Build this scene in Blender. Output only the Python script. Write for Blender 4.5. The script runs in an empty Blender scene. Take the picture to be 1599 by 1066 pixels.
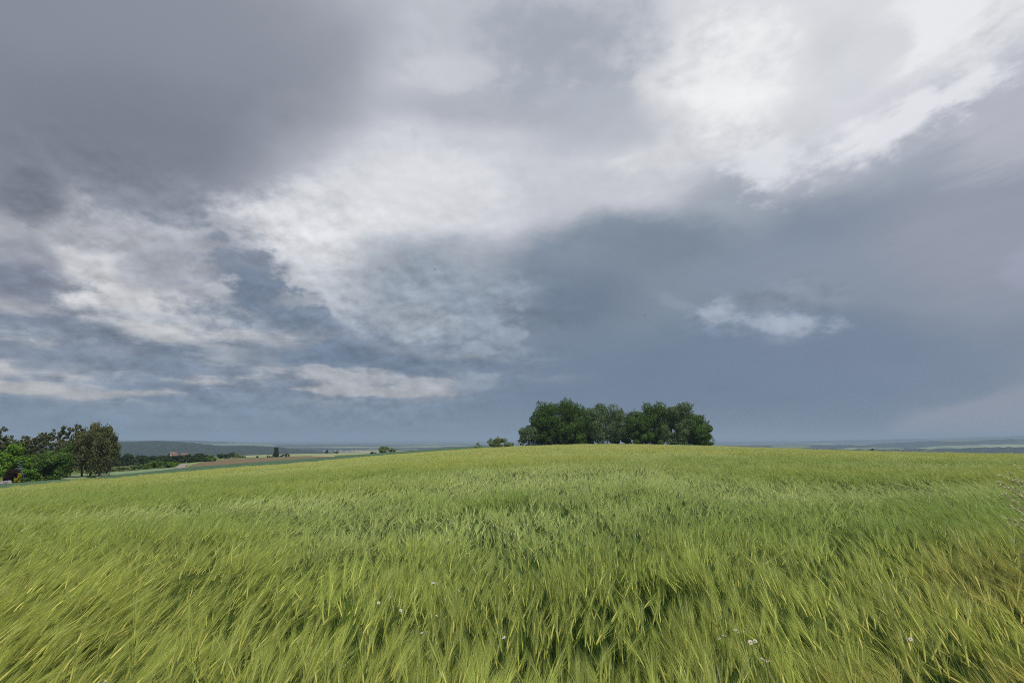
import bpy, bmesh, math, random
import numpy as np
from mathutils import Matrix, Vector

# ---------------------------------------------------------------- camera
SC = bpy.context.scene
COL = SC.collection
FPX, CX, CY = 799.5, 799.5, 533.0            # focal length and centre in pixels of the 1599 wide frame
PITCH = math.radians(10.75)
EYE = 1.80
cam_d = bpy.data.cameras.new('camera')
cam_d.sensor_width = 36.0
cam_d.lens = 18.0
cam_d.clip_start = 0.05
cam_d.clip_end = 60000.0
cam = bpy.data.objects.new('camera', cam_d)
COL.objects.link(cam)
cam.location = (0, 0, EYE)
cam.rotation_euler = (math.radians(90) + PITCH, 0, 0)
SC.camera = cam


def direction(px, py):
    """unit viewing direction of a photo pixel, used to read angles off the photograph"""
    u, v = px - CX, CY - py
    d = Vector((u, FPX * math.cos(PITCH) - v * math.sin(PITCH), FPX * math.sin(PITCH) + v * math.cos(PITCH)))
    return d.normalized()


# ---------------------------------------------------------------- render settings
SC.view_settings.view_transform = 'Standard'
SC.view_settings.look = 'None'
SC.view_settings.exposure = 0.0
SC.view_settings.gamma = 1.0
SC.cycles.max_bounces = 5
SC.cycles.diffuse_bounces = 2
SC.cycles.glossy_bounces = 2
SC.cycles.transmission_bounces = 3
SC.cycles.transparent_max_bounces = 6
SC.cycles.volume_bounces = 0
SC.cycles.caustics_reflective = False
SC.cycles.caustics_refractive = False
SC.cycles.use_denoising = False
SC.cycles.filter_width = 1.0
SC.cycles.use_adaptive_sampling = False

# ---------------------------------------------------------------- sun
SUN_EL, SUN_AZ = math.radians(56), math.radians(140)      # azimuth clockwise from the viewing direction
sun_d = bpy.data.lights.new('sun', 'SUN')
sun_d.energy = 2.2
sun_d.angle = math.radians(5)
sun_d.color = (1.0, 0.95, 0.86)
sun = bpy.data.objects.new('sun', sun_d)
COL.objects.link(sun)
sdir = Vector((math.sin(SUN_AZ) * math.cos(SUN_EL), math.cos(SUN_AZ) * math.cos(SUN_EL), math.sin(SUN_EL)))
sun.rotation_euler = sdir.to_track_quat('Z', 'Y').to_euler()
sun.location = (0, 0, 60)

# ---------------------------------------------------------------- sky: Sky Texture behind procedural storm clouds
def lin(c):
    return tuple((x / 255 / 12.92) if x / 255 <= 0.04045 else ((x / 255 + 0.055) / 1.055) ** 2.4 for x in c)


world = bpy.data.worlds.new('World')
SC.world = world
world.use_nodes = True
WT = world.node_tree
WT.nodes.clear()
WL = WT.links
try:
    world.cycles.sampling_method = 'MANUAL'
    world.cycles.sample_map_resolution = 512
except Exception:
    pass


def wnode(t, **kw):
    n = WT.nodes.new(t)
    for k, v in kw.items():
        setattr(n, k, v)
    return n


def wset(n, i, v):
    if hasattr(v, 'is_output'):
        WL.new(v, n.inputs[i])
    else:
        n.inputs[i].default_value = v


def wm(op, a, b=0.0, c=0.0, clamp=False):
    n = wnode('ShaderNodeMath', operation=op, use_clamp=clamp)
    for i, v in enumerate((a, b, c)):
        wset(n, i, v)
    return n.outputs[0]


def wv(op, a, b=(0, 0, 0), s=1.0):
    n = wnode('ShaderNodeVectorMath', operation=op)
    wset(n, 0, a)
    wset(n, 1, b)
    if op == 'SCALE':
        wset(n, 3, s)
    return n.outputs[1 if op == 'DOT_PRODUCT' else 0]


def wnoise(vec, scale, detail, rough=0.55, lac=2.0, color=False, dist=0.0, dims='3D'):
    n = wnode('ShaderNodeTexNoise', noise_dimensions=dims)
    WL.new(vec, n.inputs['Vector'])
    n.inputs['Scale'].default_value = scale
    n.inputs['Detail'].default_value = detail
    n.inputs['Roughness'].default_value = rough
    n.inputs['Lacunarity'].default_value = lac
    n.inputs['Distortion'].default_value = dist
    return n.outputs['Color'] if color else n.outputs[0]


def wrange(v, a, b, c=0.0, d=1.0, smooth=True):
    n = wnode('ShaderNodeMapRange', interpolation_type='SMOOTHSTEP' if smooth else 'LINEAR')
    wset(n, 0, v)
    for i, x in enumerate((a, b, c, d)):
        wset(n, i + 1, x)
    return n.outputs[0]


def wmix(f, a, b, mode='MIX'):
    n = wnode('ShaderNodeMix', data_type='RGBA', blend_type=mode)
    wset(n, 0, f)
    wset(n, 6, a)
    wset(n, 7, b)
    return n.outputs[2]


D0 = wnode('ShaderNodeTexCoord').outputs['Generated']
sep = wnode('ShaderNodeSeparateXYZ')
WL.new(D0, sep.inputs[0])
DZ = sep.outputs[2]
# cloud-layer coordinates: features shrink and flatten towards the horizon
inv = wm('DIVIDE', 1.0, wm('ADD', wm('MAXIMUM', DZ, 0.0), 0.16))
PL = wv('SCALE', D0, s=inv)
ANI = wv('MULTIPLY', D0, (1.0, 1.0, 1.7))
WARP_A = wv('SCALE', wv('SUBTRACT', wnoise(D0, 2.6, 4, 0.5, color=True), (0.5, 0.5, 0.5)), s=0.22)
D_SOFT = wv('ADD', D0, WARP_A)
WARP_B = wv('SCALE', wv('SUBTRACT', wnoise(ANI, 7.0, 8, 0.62, color=True), (0.5, 0.5, 0.5)), s=0.06)
D_FINE = wv('ADD', D0, WARP_B)
D_LOW = wv('ADD', D0, wv('SCALE', WARP_B, s=0.30))
# wind-drawn streaks, high on the right
map_s = wnode('ShaderNodeMapping', vector_type='TEXTURE')
WL.new(PL, map_s.inputs[0])
q0, q1 = (direction(*p) for p in ((1330, 240), (1540, 130)))
q0, q1 = q0 / (q0.z + .16), q1 / (q1.z + .16)
map_s.inputs[2].default_value = (0, 0, math.atan2(q1.y - q0.y, q1.x - q0.x))
map_s.inputs[3].default_value = (1.0, 0.28, 1.0)
N_STREAK = wnoise(map_s.outputs[0], 3.2, 9, 0.64, dist=0.5)


def billow(vec, scale, detail):
    """cauliflower heads: fractal cells"""
    n = wnode('ShaderNodeTexVoronoi', feature='F1', normalize=True)
    WL.new(vec, n.inputs['Vector'])
    n.inputs['Scale'].default_value = scale
    n.inputs['Detail'].default_value = detail
    n.inputs['Roughness'].default_value = 0.55
    return n.outputs['Distance']


ANI_W = wv('ADD', ANI, wv('SCALE', WARP_B, s=0.35))
N_FBM = wnoise(ANI_W, 9.0, 10, 0.62)
N_CELL = billow(ANI_W, 17.0, 2.0)
NP0 = wm('SUBTRACT', wm('MULTIPLY', wm('SUBTRACT', N_FBM, 0.5), 2.3), wm('MULTIPLY', wm('SUBTRACT', N_CELL, 0.33), 0.9))
UPV = wv('ADD', ANI_W, (0.008, -0.006, 0.017))
STRATA = wm('MULTIPLY', wm('SUBTRACT', wnoise(wv('MULTIPLY', D_LOW, (1.0, 1.0, 5.5)), 5.5, 7, 0.58), 0.5), 2.3)
NP_UP = wm('SUBTRACT', wm('MULTIPLY', wm('SUBTRACT', wnoise(UPV, 9.0, 6, 0.62), 0.5), 2.3), wm('MULTIPLY', wm('SUBTRACT', billow(UPV, 17.0, 2.0), 0.33), 0.9))
NS0 = wm('MULTIPLY', wm('SUBTRACT', N_STREAK, 0.5), 2.3)
NB0 = wm('MULTIPLY', wm('SUBTRACT', wnoise(PL, 2.4, 8, 0.55, dist=0.5), 0.5), 2.0)
# the same puffs lit from above
RELIEF = wm('SUBTRACT', NP0, NP_UP)

LAYER = wm('MULTIPLY_ADD', NP0, 0.4, STRATA)

# open sky and grey overcast by elevation
sky = wnode('ShaderNodeTexSky', sky_type='NISHITA')
sky.sun_disc = False
sky.sun_elevation = SUN_EL
sky.sun_rotation = SUN_AZ
nish = wv('SCALE', sky.outputs[0], s=0.10)
ramp = wnode('ShaderNodeValToRGB')
WL.new(wrange(DZ, -0.1, 1.0, smooth=False), ramp.inputs[0])
stops = [(-0.1, (120, 137, 156)), (0.06, (119, 137, 158)), (0.25, (140, 150, 167)), (0.5, (176, 180, 190)), (0.8, (206, 208, 214)), (1.0, (214, 216, 220))]
el_ = ramp.color_ramp.elements
for i, (z, c) in enumerate(stops):
    e = el_[i] if i < 2 else el_.new(0.5)
    e.position = (z + 0.1) / 1.1
    e.color = (*lin(c), 1)
SKYC = wmix(0.93, nish, ramp.outputs[0])


def cloud(px, py, rx, ry, rot, col, op=1.0, e0=0.0, e1=1.0, puff=0.0, streak=0.0, fine=True):
    """one cloud bank: an elliptic mass in direction space with a noise-broken edge, laid over what lies behind"""
    global SKYC
    c = direction(px, py)
    cr, sr = math.cos(math.radians(rot)), math.sin(math.radians(rot))
    ax = direction(px + rx * cr, py - rx * sr) - direction(px - rx * cr, py + rx * sr)
    ay = direction(px - ry * sr, py - ry * cr) - direction(px + ry * sr, py + ry * cr)
    a, b = ax.length / 2, ay.length / 2
    t = ax.normalized()
    t = (t - c * t.dot(c)).normalized()
    w = t.cross(c)
    if w.dot(ay) < 0:
        w = -w
    R = Matrix((t, c, w)).transposed()
    if R.determinant() < 0:
        R = Matrix((-t, c, w)).transposed()
    m = wnode('ShaderNodeMapping', vector_type='TEXTURE')
    WL.new({True: D_FINE, False: D_SOFT, 2: D_LOW}[fine], m.inputs[0])
    m.inputs[1].default_value = c
    m.inputs[2].default_value = R.to_euler()
    m.inputs[3].default_value = (a, max(a, b) * 1.6, b)
    g = wnode('ShaderNodeTexGradient', gradient_type='SPHERICAL')
    WL.new(m.outputs[0], g.inputs[0])
    v = g.outputs[1]
    if puff:                                # negative: flat layered edge instead of heaped
        v = wm('MULTIPLY_ADD', NP0 if puff > 0 else LAYER, abs(puff), v)
    if streak:
        v = wm('MULTIPLY_ADD', NS0, streak, v)
    f = wrange(v, e0, e1, 0.0, op)
    if puff or streak:                      # nothing outside the bank itself
        f = wm('MULTIPLY', f, wrange(g.outputs[1], 0.0, 0.3))
    SKYC = wmix(f, SKYC, (*lin(col), 1))


#     x     y    rx   ry  rot  colour          opacity
CLOUDS = [
    (860, 240, 760, 330, 8, (200, 202, 210), .95, 0, .7, .12, 0, False),
    (90, 90, 800, 380, -8, (134, 139, 152), 1.0, 0, .6, .15, 0, False),
    (170, 225, 440, 140, 0, (120, 126, 140), .85, 0, .9, .2, 0, False),
    (330, 30, 420, 150, 0, (142, 147, 160), .6, 0, .8, .1, 0, False),
    # bright sheet, top right
    (1180, 90, 420, 230, 25, (220, 221, 226), .95, 0, .7, .25, .15, False),
    (1450, 110, 400, 170, 27, (212, 213, 221), .85, 0, .9, .5, .25, True),
    (1130, 130, 190, 130, 0, (240, 241, 242), .9, 0, .9, .9, 0, True),
    (1500, 20, 300, 110, 22, (236, 237, 239), .9, 0, .8, .7, .2, True),
    (870, 80, 240, 150, 0, (158, 166, 178), .9, 0, .9, .9, 0, True),
    (930, 190, 190, 70, 0, (174, 180, 190), .8, 0, .8, .5, 0, True),
    (740, 170, 210, 44, -5, (168, 173, 184), .7, 0, .7, .4, 0, True),
    (700, 110, 100, 40, 0, (202, 204, 210), .7, 0, .7, .5, 0, True),
    (640, 320, 260, 150, 0, (224, 225, 230), .85, 0, .9, .3, 0, True),
    (500, 385, 240, 130, 0, (222, 223, 227), .9, 0, .8, .7, 0, True),
    # slate mass, right half
    (1420, 520, 780, 340, 8, (136, 146, 162), 1.0, 0, .4, .15, .15, False),
    (1560, 330, 330, 190, 20, (151, 156, 170), .8, 0, .8, .2, .08, False),
    (1590, 180, 230, 130, 25, (182, 184, 196), .85, 0, .8, .2, .4, True),
    (1130, 330, 130, 100, 0, (150, 160, 173), .8, 0, .7, .3, 0, True),
    (970, 455, 300, 160, 2, (129, 142, 158), 1.0, .02, .4, .16, 0, True),
    (880, 470, 190, 90, 0, (108, 123, 143), .85, 0, .9, .25, 0, False),
    (1050, 385, 170, 50, 5, (121, 135, 151), .7, 0, .8, .35, 0, True),
    (1020, 520, 190, 60, 0, (124, 141, 157), .5, 0, .9, .1, 0, False),
    (1250, 370, 170, 60, 20, (127, 140, 160), .6, 0, .9, .2, .2, True),
    (1040, 600, 600, 140, 0, (113, 130, 151), 1.0, 0, .7, .08, 0, False),
    (1320, 560, 420, 80, 4, (117, 132, 154), .8, 0, .9, .08, 0, False),
    (1230, 430, 220, 70, 0, (138, 150, 168), .5, 0, .9, .1, 0, False),
    (1660, 655, 400, 92, 2, (147, 153, 167), .9, 0, .3, .06, 0, False),
    (1610, 420, 70, 50, 30, (160, 164, 183), .6, 0, .7, .4, 0, True),
    # bright gaps and their lit edges
    (1205, 248, 110, 95, 10, (222, 224, 230), .85, .12, .9, 1.3, .2, True),
    (1420, 190, 220, 66, 27, (228, 229, 235), .9, .08, .8, 1.1, .35, True),
    (1480, 150, 150, 44, 24, (226, 227, 233), .85, .08, .8, 1.1, .35, True),
    (1250, 190, 60, 60, 30, (206, 208, 214), .7, .05, .9, .5, .4, True),
    (1320, 90, 130, 80, 35, (208, 210, 217), .8, .05, .8, .9, .3, True),
    # cumulus field, left
    (120, 420, 400, 150, 0, (172, 175, 183), .95, 0, .5, .5, 0, True),
    (45, 318, 85, 60, 10, (108, 115, 129), .8, .1, .7, 1.1, 0, True),
    (100, 410, 150, 50, 0, (196, 197, 201), .85, .05, .9, 1.2, 0, True),
    (30, 410, 90, 60, -30, (138, 143, 156), .85, .05, .6, .7, 0, True),
    (90, 475, 230, 62, -8, (126, 134, 151), .95, .1, .55, 1.2, 0, True),
    (215, 478, 160, 64, -15, (204, 205, 208), .95, .1, .9, 1.3, 0, True),
    (330, 502, 200, 40, 0, (184, 188, 194), .9, .05, .9, 1.3, 0, True),
    (530, 455, 200, 80, 0, (192, 197, 204), .85, .05, .8, 1.0, 0, True),
    (370, 425, 105, 105, 25, (122, 132, 149), .95, .15, .75, 1.5, 0, True),
    (445, 490, 150, 60, -25, (114, 128, 148), .95, .15, .7, 1.4, 0, True),
    (330, 455, 46, 40, 0, (188, 191, 197), .7, .2, .9, 1.8, 0, True),
    (255, 415, 90, 50, 10, (150, 155, 167), .6, .25, 1.0, 2.0, 0, True),
    (680, 450, 210, 120, 0, (146, 157, 171), .95, .02, .7, .5, 0, True),
    (745, 510, 100, 80, 0, (144, 157, 172), .85, .15, .5, 1.2, 0, True),
    (640, 505, 130, 46, 0, (160, 169, 181), .8, .1, .6, .8, 0, True),
    (60, 540, 210, 56, 4, (186, 187, 190), .9, .05, .9, 1.3, 0, 2),
    (250, 565, 320, 52, 0, (124, 138, 157), .9, .02, .6, .5, 0, 2),
    (560, 560, 350, 36, -3, (110, 127, 148), .95, .02, .6, .3, 0, 2),
    (60, 570, 260, 28, 0, (184, 185, 187), .9, .05, .7, -.9, 0, 2),
    (180, 548, 80, 20, 0, (172, 177, 184), .8, .1, .6, .8, 0, 2),
    (400, 592, 170, 16, 2, (160, 168, 178), .85, .1, .7, -.9, 0, 2),
    (430, 607, 300, 20, -2, (112, 128, 150), .6, .05, .6, .4, 0, 2),
    (240, 560, 0.80, 0.085, (124, 137, 156), (188, 189, 191), .8),
    (560, 560, 330, 30, -3, (110, 127, 148), .9, .02, .8, .5, 0, 2),
    (540, 584, 160, 16, -2, (174, 177, 183), .85, .15, .8, -1.3, 0, 2),
    (590, 610, 200, 12, -1, (174, 177, 182), .85, .15, .8, -1.2, 0, 2),
    (660, 596, 150, 10, -2, (166, 171, 179), .8, .15, .8, -1.2, 0, 2),
    (250, 614, 170, 17, 0, (178, 179, 181), .85, .15, .8, -1.3, 0, 2),
    (150, 616, 50, 9, 0, (172, 174, 177), .8, .1, .8, .7, 0, 2),
    (45, 603, 100, 14, 0, (182, 182, 182), .85, .15, .8, -1.2, 0, 2),
    (740, 598, 60, 22, 15, (142, 154, 169), .8, .15, .6, .7, 0, 2),
    (330, 660, 700, 34, 0, (121, 138, 157), .75, 0, .6, .08, 0, False),
    # lone small cloud before the rain
    (1180, 503, 165, 40, -4, (134, 148, 169), .85, .05, .8, .9, 0, 2),
    (1205, 502, 140, 32, -5, (163, 173, 189), .95, .22, .85, 1.1, 0, 2),
    (1130, 491, 60, 34, 0, (160, 171, 186), .85, .22, .85, 1.1, 0, 2),
    (1050, 472, 55, 24, -30, (140, 154, 170), .7, .15, .7, .7, 0, 2),
]
def strata(px, py, rx, ry, dark, light, op):
    """flat layered cloud seen edge on, low over the horizon"""
    global SKYC
    w = wm('MULTIPLY', region(px, py, rx, ry, True), op)
    v = wm('MULTIPLY_ADD', NP0, 0.35, STRATA)
    c = wmix(wrange(v, -0.18, 0.42), (*lin(dark), 1), (*lin(light), 1))
    SKYC = wmix(w, SKYC, c)


def region(px, py, rx, ry, low=False):
    """soft mask round a direction"""
    m = wnode('ShaderNodeMapping', vector_type='TEXTURE')
    WL.new(D_LOW if low else D_SOFT, m.inputs[0])
    c = direction(px, py)
    m.inputs[1].default_value = c
    m.inputs[2].default_value = (0, 0, math.atan2(-c.x, c.y))
    m.inputs[3].default_value = (rx, max(rx, ry), ry)
    g = wnode('ShaderNodeTexGradient', gradient_type='SPHERICAL')
    WL.new(m.outputs[0], g.inputs[0])
    return wrange(g.outputs[1], 0.0, 0.5)


for c_ in CLOUDS:
    if len(c_) == 7:
        strata(*c_)
    else:
        cloud(*c_)
W_CUM = region(330, 490, 0.75, 0.27)           # cumulus field
W_LONE = region(1190, 500, 0.16, 0.06)         # lone cloud
W_STR = region(1330, 140, 0.75, 0.42)          # drawn-out sheet
W_MID = region(820, 190, 0.55, 0.40)
detail = wm('MULTIPLY', wm('MULTIPLY_ADD', RELIEF, 0.58, wm('MULTIPLY', NP0, 0.14)), wm('MAXIMUM', W_CUM, wm('MULTIPLY', W_LONE, 0.6)))
detail = wm('MULTIPLY_ADD', wm('MULTIPLY', NS0, W_STR), 0.045, detail)
detail = wm('MULTIPLY_ADD', wm('MULTIPLY', wm('MULTIPLY_ADD', RELIEF, 0.8, NP0), W_MID), 0.08, detail)
detail = wm('MULTIPLY_ADD', NB0, 0.05, detail)
SKYC = wv('SCALE', SKYC, s=wm('ADD', detail, 1.0))
# below the horizon there is only land
SKYC = wv('SCALE', SKYC, s=wrange(DZ, -0.05, -0.012))
bg = wnode('ShaderNodeBackground')
WL.new(SKYC, bg.inputs[0])
bg.inputs[1].default_value = 1.0
wo = wnode('ShaderNodeOutputWorld')
WL.new(bg.outputs[0], wo.inputs[0])

# ================================================================ helpers
RNG = np.random.default_rng(7)


def tag(o, label=None, cat=None, group=None, kind=None):
    for k, v in (('label', label), ('category', cat), ('group', group), ('kind', kind)):
        if v:
            o[k] = v
    return o


def empty(name, loc):
    o = bpy.data.objects.new(name, None)
    o.empty_display_size = 0.3
    o.location = loc
    COL.objects.link(o)
    return o


class MB:
    """collects vertices and faces in numpy chunks and builds one mesh"""

    def __init__(self):
        self.v, self.q, self.qm, self.t, self.tm, self.n = [], [], [], [], [], 0

    def quads(self, verts, mat=0):           # verts (k, 4, 3), separate quads
        verts = np.asarray(verts, float)
        k = len(verts)
        if k == 0:
            return
        self.v.append(verts.reshape(-1, 3))
        self.q.append(np.arange(k * 4).reshape(k, 4) + self.n)
        self.qm.append(np.full(k, mat))
        self.n += k * 4

    def grid(self, P, mat=0, wrap=False):    # P (a, b, 3) surface, wrap closes the second index
        a, b = P.shape[:2]
        idx = np.arange(a * b).reshape(a, b) + self.n
        if wrap:
            idx = np.concatenate([idx, idx[:, :1]], 1)
        f = np.stack([idx[:-1, :-1], idx[:-1, 1:], idx[1:, 1:], idx[1:, :-1]], -1).reshape(-1, 4)
        self.v.append(P.reshape(-1, 3))
        self.q.append(f)
        self.qm.append(np.full(len(f), mat))
        self.n += a * b

    def tris(self, verts, mat=0):
        verts = np.asarray(verts, float)
        k = len(verts)
        self.v.append(verts.reshape(-1, 3))
        self.t.append(np.arange(k * 3).reshape(k, 3) + self.n)
        self.tm.append(np.full(k, mat))
        self.n += k * 3

    def fan(self, ring, mat=0):              # closes a ring with a centre vertex
        ring = np.asarray(ring, float)
        c = ring.mean(0)
        self.tris(np.stack([ring, np.roll(ring, -1, 0), np.repeat(c[None], len(ring), 0)], 1), mat)

    def tube(self, pts, rad, sides=6, mat=0, cap=True):
        pts = np.asarray(pts, float)
        rad = np.broadcast_to(np.asarray(rad, float), (len(pts),))
        d = np.gradient(pts, axis=0)
        d /= np.linalg.norm(d, axis=1)[:, None] + 1e-9
        ref = np.where(np.abs(d[:, 2:3]) > .9, np.array([[1., 0, 0]]), np.array([[0, 0, 1.]]))
        a = np.cross(d, ref)
        a /= np.linalg.norm(a, axis=1)[:, None] + 1e-9
        b = np.cross(d, a)
        th = np.linspace(0, 2 * np.pi, sides, endpoint=False)
        P = pts[:, None] + rad[:, None, None] * (a[:, None] * np.cos(th)[None, :, None] + b[:, None] * np.sin(th)[None, :, None])
        self.grid(P, mat, wrap=True)
        if cap:
            self.fan(P[-1], mat)
            self.fan(P[0][::-1], mat)

    def ribbon(self, pts, width, side, mat=0):
        pts = np.asarray(pts, float)
        w = np.broadcast_to(np.asarray(width, float), (len(pts),))[:, None] / 2
        self.grid(np.stack([pts - side * w, pts + side * w], 1), mat)

    def mesh(self, name, mats, smooth=False):
        me = bpy.data.meshes.new(name)
        v = np.concatenate(self.v)
        q = np.concatenate(self.q) if self.q else np.zeros((0, 4), int)
        t = np.concatenate(self.t) if self.t else np.zeros((0, 3), int)
        loops = np.concatenate([q.ravel(), t.ravel()])
        me.vertices.add(len(v))
        me.vertices.foreach_set('co', v.astype(np.float32).ravel())
        me.loops.add(len(loops))
        me.loops.foreach_set('vertex_index', loops.astype(np.int32))
        me.polygons.add(len(q) + len(t))
        starts = np.concatenate([np.arange(len(q)) * 4, len(q) * 4 + np.arange(len(t)) * 3])
        me.polygons.foreach_set('loop_start', starts.astype(np.int32))
        mi = np.concatenate(self.qm + self.tm) if (self.qm or self.tm) else np.zeros(0)
        me.polygons.foreach_set('material_index', mi.astype(np.int32))
        if smooth:
            me.polygons.foreach_set('use_smooth', np.ones(len(q) + len(t), bool))
        for m in (mats if isinstance(mats, (list, tuple)) else [mats]):
            me.materials.append(m)
        me.update(calc_edges=True)
        return me

    def build(self, name, mats, parent=None, smooth=False):
        o = bpy.data.objects.new(name, self.mesh(name, mats, smooth))
        COL.objects.link(o)
        if parent:
            o.parent = parent
        return o


def vnoise(x, y, seed=0):
    """smooth value noise"""
    xi, yi = np.floor(x).astype(np.int64), np.floor(y).astype(np.int64)
    fx, fy = x - xi, y - yi
    fx, fy = fx * fx * (3 - 2 * fx), fy * fy * (3 - 2 * fy)

    def h(a, b):
        n = (a * 374761393 + b * 668265263 + seed * 974634777) & 0x7fffffff
        n = ((n ^ (n >> 13)) * 1274126177) & 0x7fffffff
        return ((n ^ (n >> 16)) & 0xffff) / 65535.0
    return (h(xi, yi) * (1 - fx) + h(xi + 1, yi) * fx) * (1 - fy) + (h(xi, yi + 1) * (1 - fx) + h(xi + 1, yi + 1) * fx) * fy


def fbm(x, y, oct=4, seed=0):
    s, a = 0.0, 0.5
    for i in range(oct):
        s = s + a * vnoise(x * 2 ** i, y * 2 ** i, seed + i * 17)
        a *= 0.5
    return s / (1 - 0.5 ** oct)


# ---------------------------------------------------------------- materials
def new_mat(name):
    m = bpy.data.materials.new(name)
    m.use_nodes = True
    nt = m.node_tree
    nt.nodes.clear()
    return m, nt, nt.nodes.new('ShaderNodeOutputMaterial')


def leaf_mat(name, dark, light, trans=0.3, rough=0.55, noise=0.0, tint=False, gloss=0.15):
    """foliage: each leaf its own shade between two greens, thin enough to let some light through"""
    m, nt, out = new_mat(name)
    N, L = nt.nodes, nt.links
    mix = N.new('ShaderNodeMix')
    mix.data_type = 'RGBA'
    mix.inputs[6].default_value = (*lin(dark), 1)
    mix.inputs[7].default_value = (*lin(light), 1)
    geo = N.new('ShaderNodeNewGeometry')
    fac = geo.outputs['Random Per Island']
    if noise:
        tc = N.new('ShaderNodeTexCoord')
        nz = N.new('ShaderNodeTexNoise')
        nz.inputs['Scale'].default_value = noise
        nz.inputs['Detail'].default_value = 2
        L.new(tc.outputs['Object'], nz.inputs['Vector'])
        mr = N.new('ShaderNodeMapRange')
        mr.inputs[1].default_value = .3
        mr.inputs[2].default_value = .7
        L.new(nz.outputs[0], mr.inputs[0])
        av = N.new('ShaderNodeMath')
        av.operation = 'MULTIPLY_ADD'
        av.inputs[1].default_value = .5
        hf = N.new('ShaderNodeMath')
        hf.operation = 'MULTIPLY'
        hf.inputs[1].default_value = .5
        L.new(fac, hf.inputs[0])
        L.new(mr.outputs[0], av.inputs[0])
        L.new(hf.outputs[0], av.inputs[2])
        fac = av.outputs[0]
    L.new(fac, mix.inputs[0])
    col = mix.outputs[2]
    if tint:
        at = N.new('ShaderNodeAttribute')
        at.attribute_type = 'INSTANCER'
        at.attribute_name = 'tint'
        mu = N.new('ShaderNodeMix')
        mu.data_type = 'RGBA'
        mu.blend_type = 'MULTIPLY'
        mu.inputs[0].default_value = 1
        L.new(col, mu.inputs[6])
        L.new(at.outputs['Color'], mu.inputs[7])
        col = mu.outputs[2]
    p = N.new('ShaderNodeBsdfPrincipled')
    p.inputs['Roughness'].default_value = rough
    p.inputs['Specular IOR Level'].default_value = gloss
    L.new(col, p.inputs['Base Color'])
    if trans:
        tr = N.new('ShaderNodeBsdfTranslucent')
        L.new(col, tr.inputs[0])
        ms = N.new('ShaderNodeMixShader')
        ms.inputs[0].default_value = trans
        L.new(p.outputs[0], ms.inputs[1])
        L.new(tr.outputs[0], ms.inputs[2])
        L.new(ms.outputs[0], out.inputs[0])
    else:
        L.new(p.outputs[0], out.inputs[0])
    return m


def soil_mat(name, stops, scale, rough=0.9, detail=6, bump=0.0, stretch=(1, 1, 1), rot=0.0):
    """ground, bark, walls: a noise through a colour ramp"""
    m, nt, out = new_mat(name)
    N, L = nt.nodes, nt.links
    tc = N.new('ShaderNodeTexCoord')
    mp = N.new('ShaderNodeMapping')
    mp.inputs[3].default_value = stretch
    mp.inputs[2].default_value = (0, 0, rot)
    nz = N.new('ShaderNodeTexNoise')
    nz.inputs['Scale'].default_value = scale
    nz.inputs['Detail'].default_value = detail
    nz.inputs['Roughness'].default_value = 0.6
    rp = N.new('ShaderNodeValToRGB')
    for i, (pos, c) in enumerate(stops):
        e = rp.color_ramp.elements[i] if i < 2 else rp.color_ramp.elements.new(pos)
        e.position = pos
        e.color = (*lin(c), 1)
    p = N.new('ShaderNodeBsdfPrincipled')
    p.inputs['Roughness'].default_value = rough
    p.inputs['Specular IOR Level'].default_value = 0.2
    L.new(tc.outputs['Object'], mp.inputs[0])
    L.new(mp.outputs[0], nz.inputs['Vector'])
    L.new(nz.outputs[0], rp.inputs[0])
    L.new(rp.outputs[0], p.inputs['Base Color'])
    if bump:
        b = N.new('ShaderNodeBump')
        b.inputs['Distance'].default_value = bump
        L.new(nz.outputs[0], b.inputs['Height'])
        L.new(b.outputs[0], p.inputs['Normal'])
    L.new(p.outputs[0], out.inputs[0])
    return m


# ================================================================ terrain
CROP = 1.0                                   # height of the barley


def tan_el(px, py):
    d = direction(px, py)
    return d.z / math.hypot(d.x, d.y)


def az_of(px):
    d = direction(px, 692)
    return math.atan2(d.x, d.y)


# photo column, distance to the field's far edge, photo row of that edge, then (distance, row) or (distance, None, height) of the land behind
LAND = [
    (-420, 75, 800, [(110, 775), (200, 745), (600, 722), (1600, None, -62)]),
    (0, 85, 764, [(95, 757), (130, 747), (200, 738), (350, 728), (600, 722), (1600, None, -62)]),
    (60, 90, 757, [(100, 752), (130, 747), (200, 738), (350, 728), (600, 721), (1600, None, -62)]),
    (180, 105, 748, [(125, 743.5), (170, 738), (280, 729), (400, 722), (650, 716), (1600, None, -62)]),
    (300, 120, 735.5, [(150, 731.5), (200, 727), (330, 720), (420, 717), (650, 713.5), (1600, None, -62)]),
    (450, 135, 724, [(170, 719.5), (360, 713.5), (700, 708.5), (1600, None, -62)]),
    (520, 142, 718, [(175, 714.8), (360, 712), (700, 707.5), (1600, None, -62)]),
    (620, 150, 709, [(185, 706.3), (400, 707), (700, 706.5), (1600, None, -62)]),
    (760, 155, 699, [(195, 697), (400, None, -10), (1600, None, -62)]),
    (900, 152, 693.5, [(170, None, .4), (210, None, -.8), (400, None, -14), (1600, None, -62)]),
    (1000, 150, 693.5, [(170, None, .4), (205, None, -.8), (400, None, -14), (1600, None, -62)]),
    (1110, 146, 696, [(166, None, -.1), (200, None, -1.5), (400, None, -15), (1600, None, -62)]),
    (1300, 130, 702.5, [(160, None, -2.2), (400, None, -18), (1600, None, -62)]),
    (1450, 115, 706, [(150, None, -3.2), (400, None, -18), (1600, None, -62)]),
    (1599, 100, 708.5, [(140, None, -4), (400, None, -18), (1600, None, -62)]),
    (2000, 90, 713, [(130, None, -5), (400, None, -18), (1600, None, -62)]),
]
RG = np.concatenate([[0.0], np.geomspace(0.5, 26000, 320)])
AZ_C = np.array([az_of(c[0]) for c in LAND])
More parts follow.
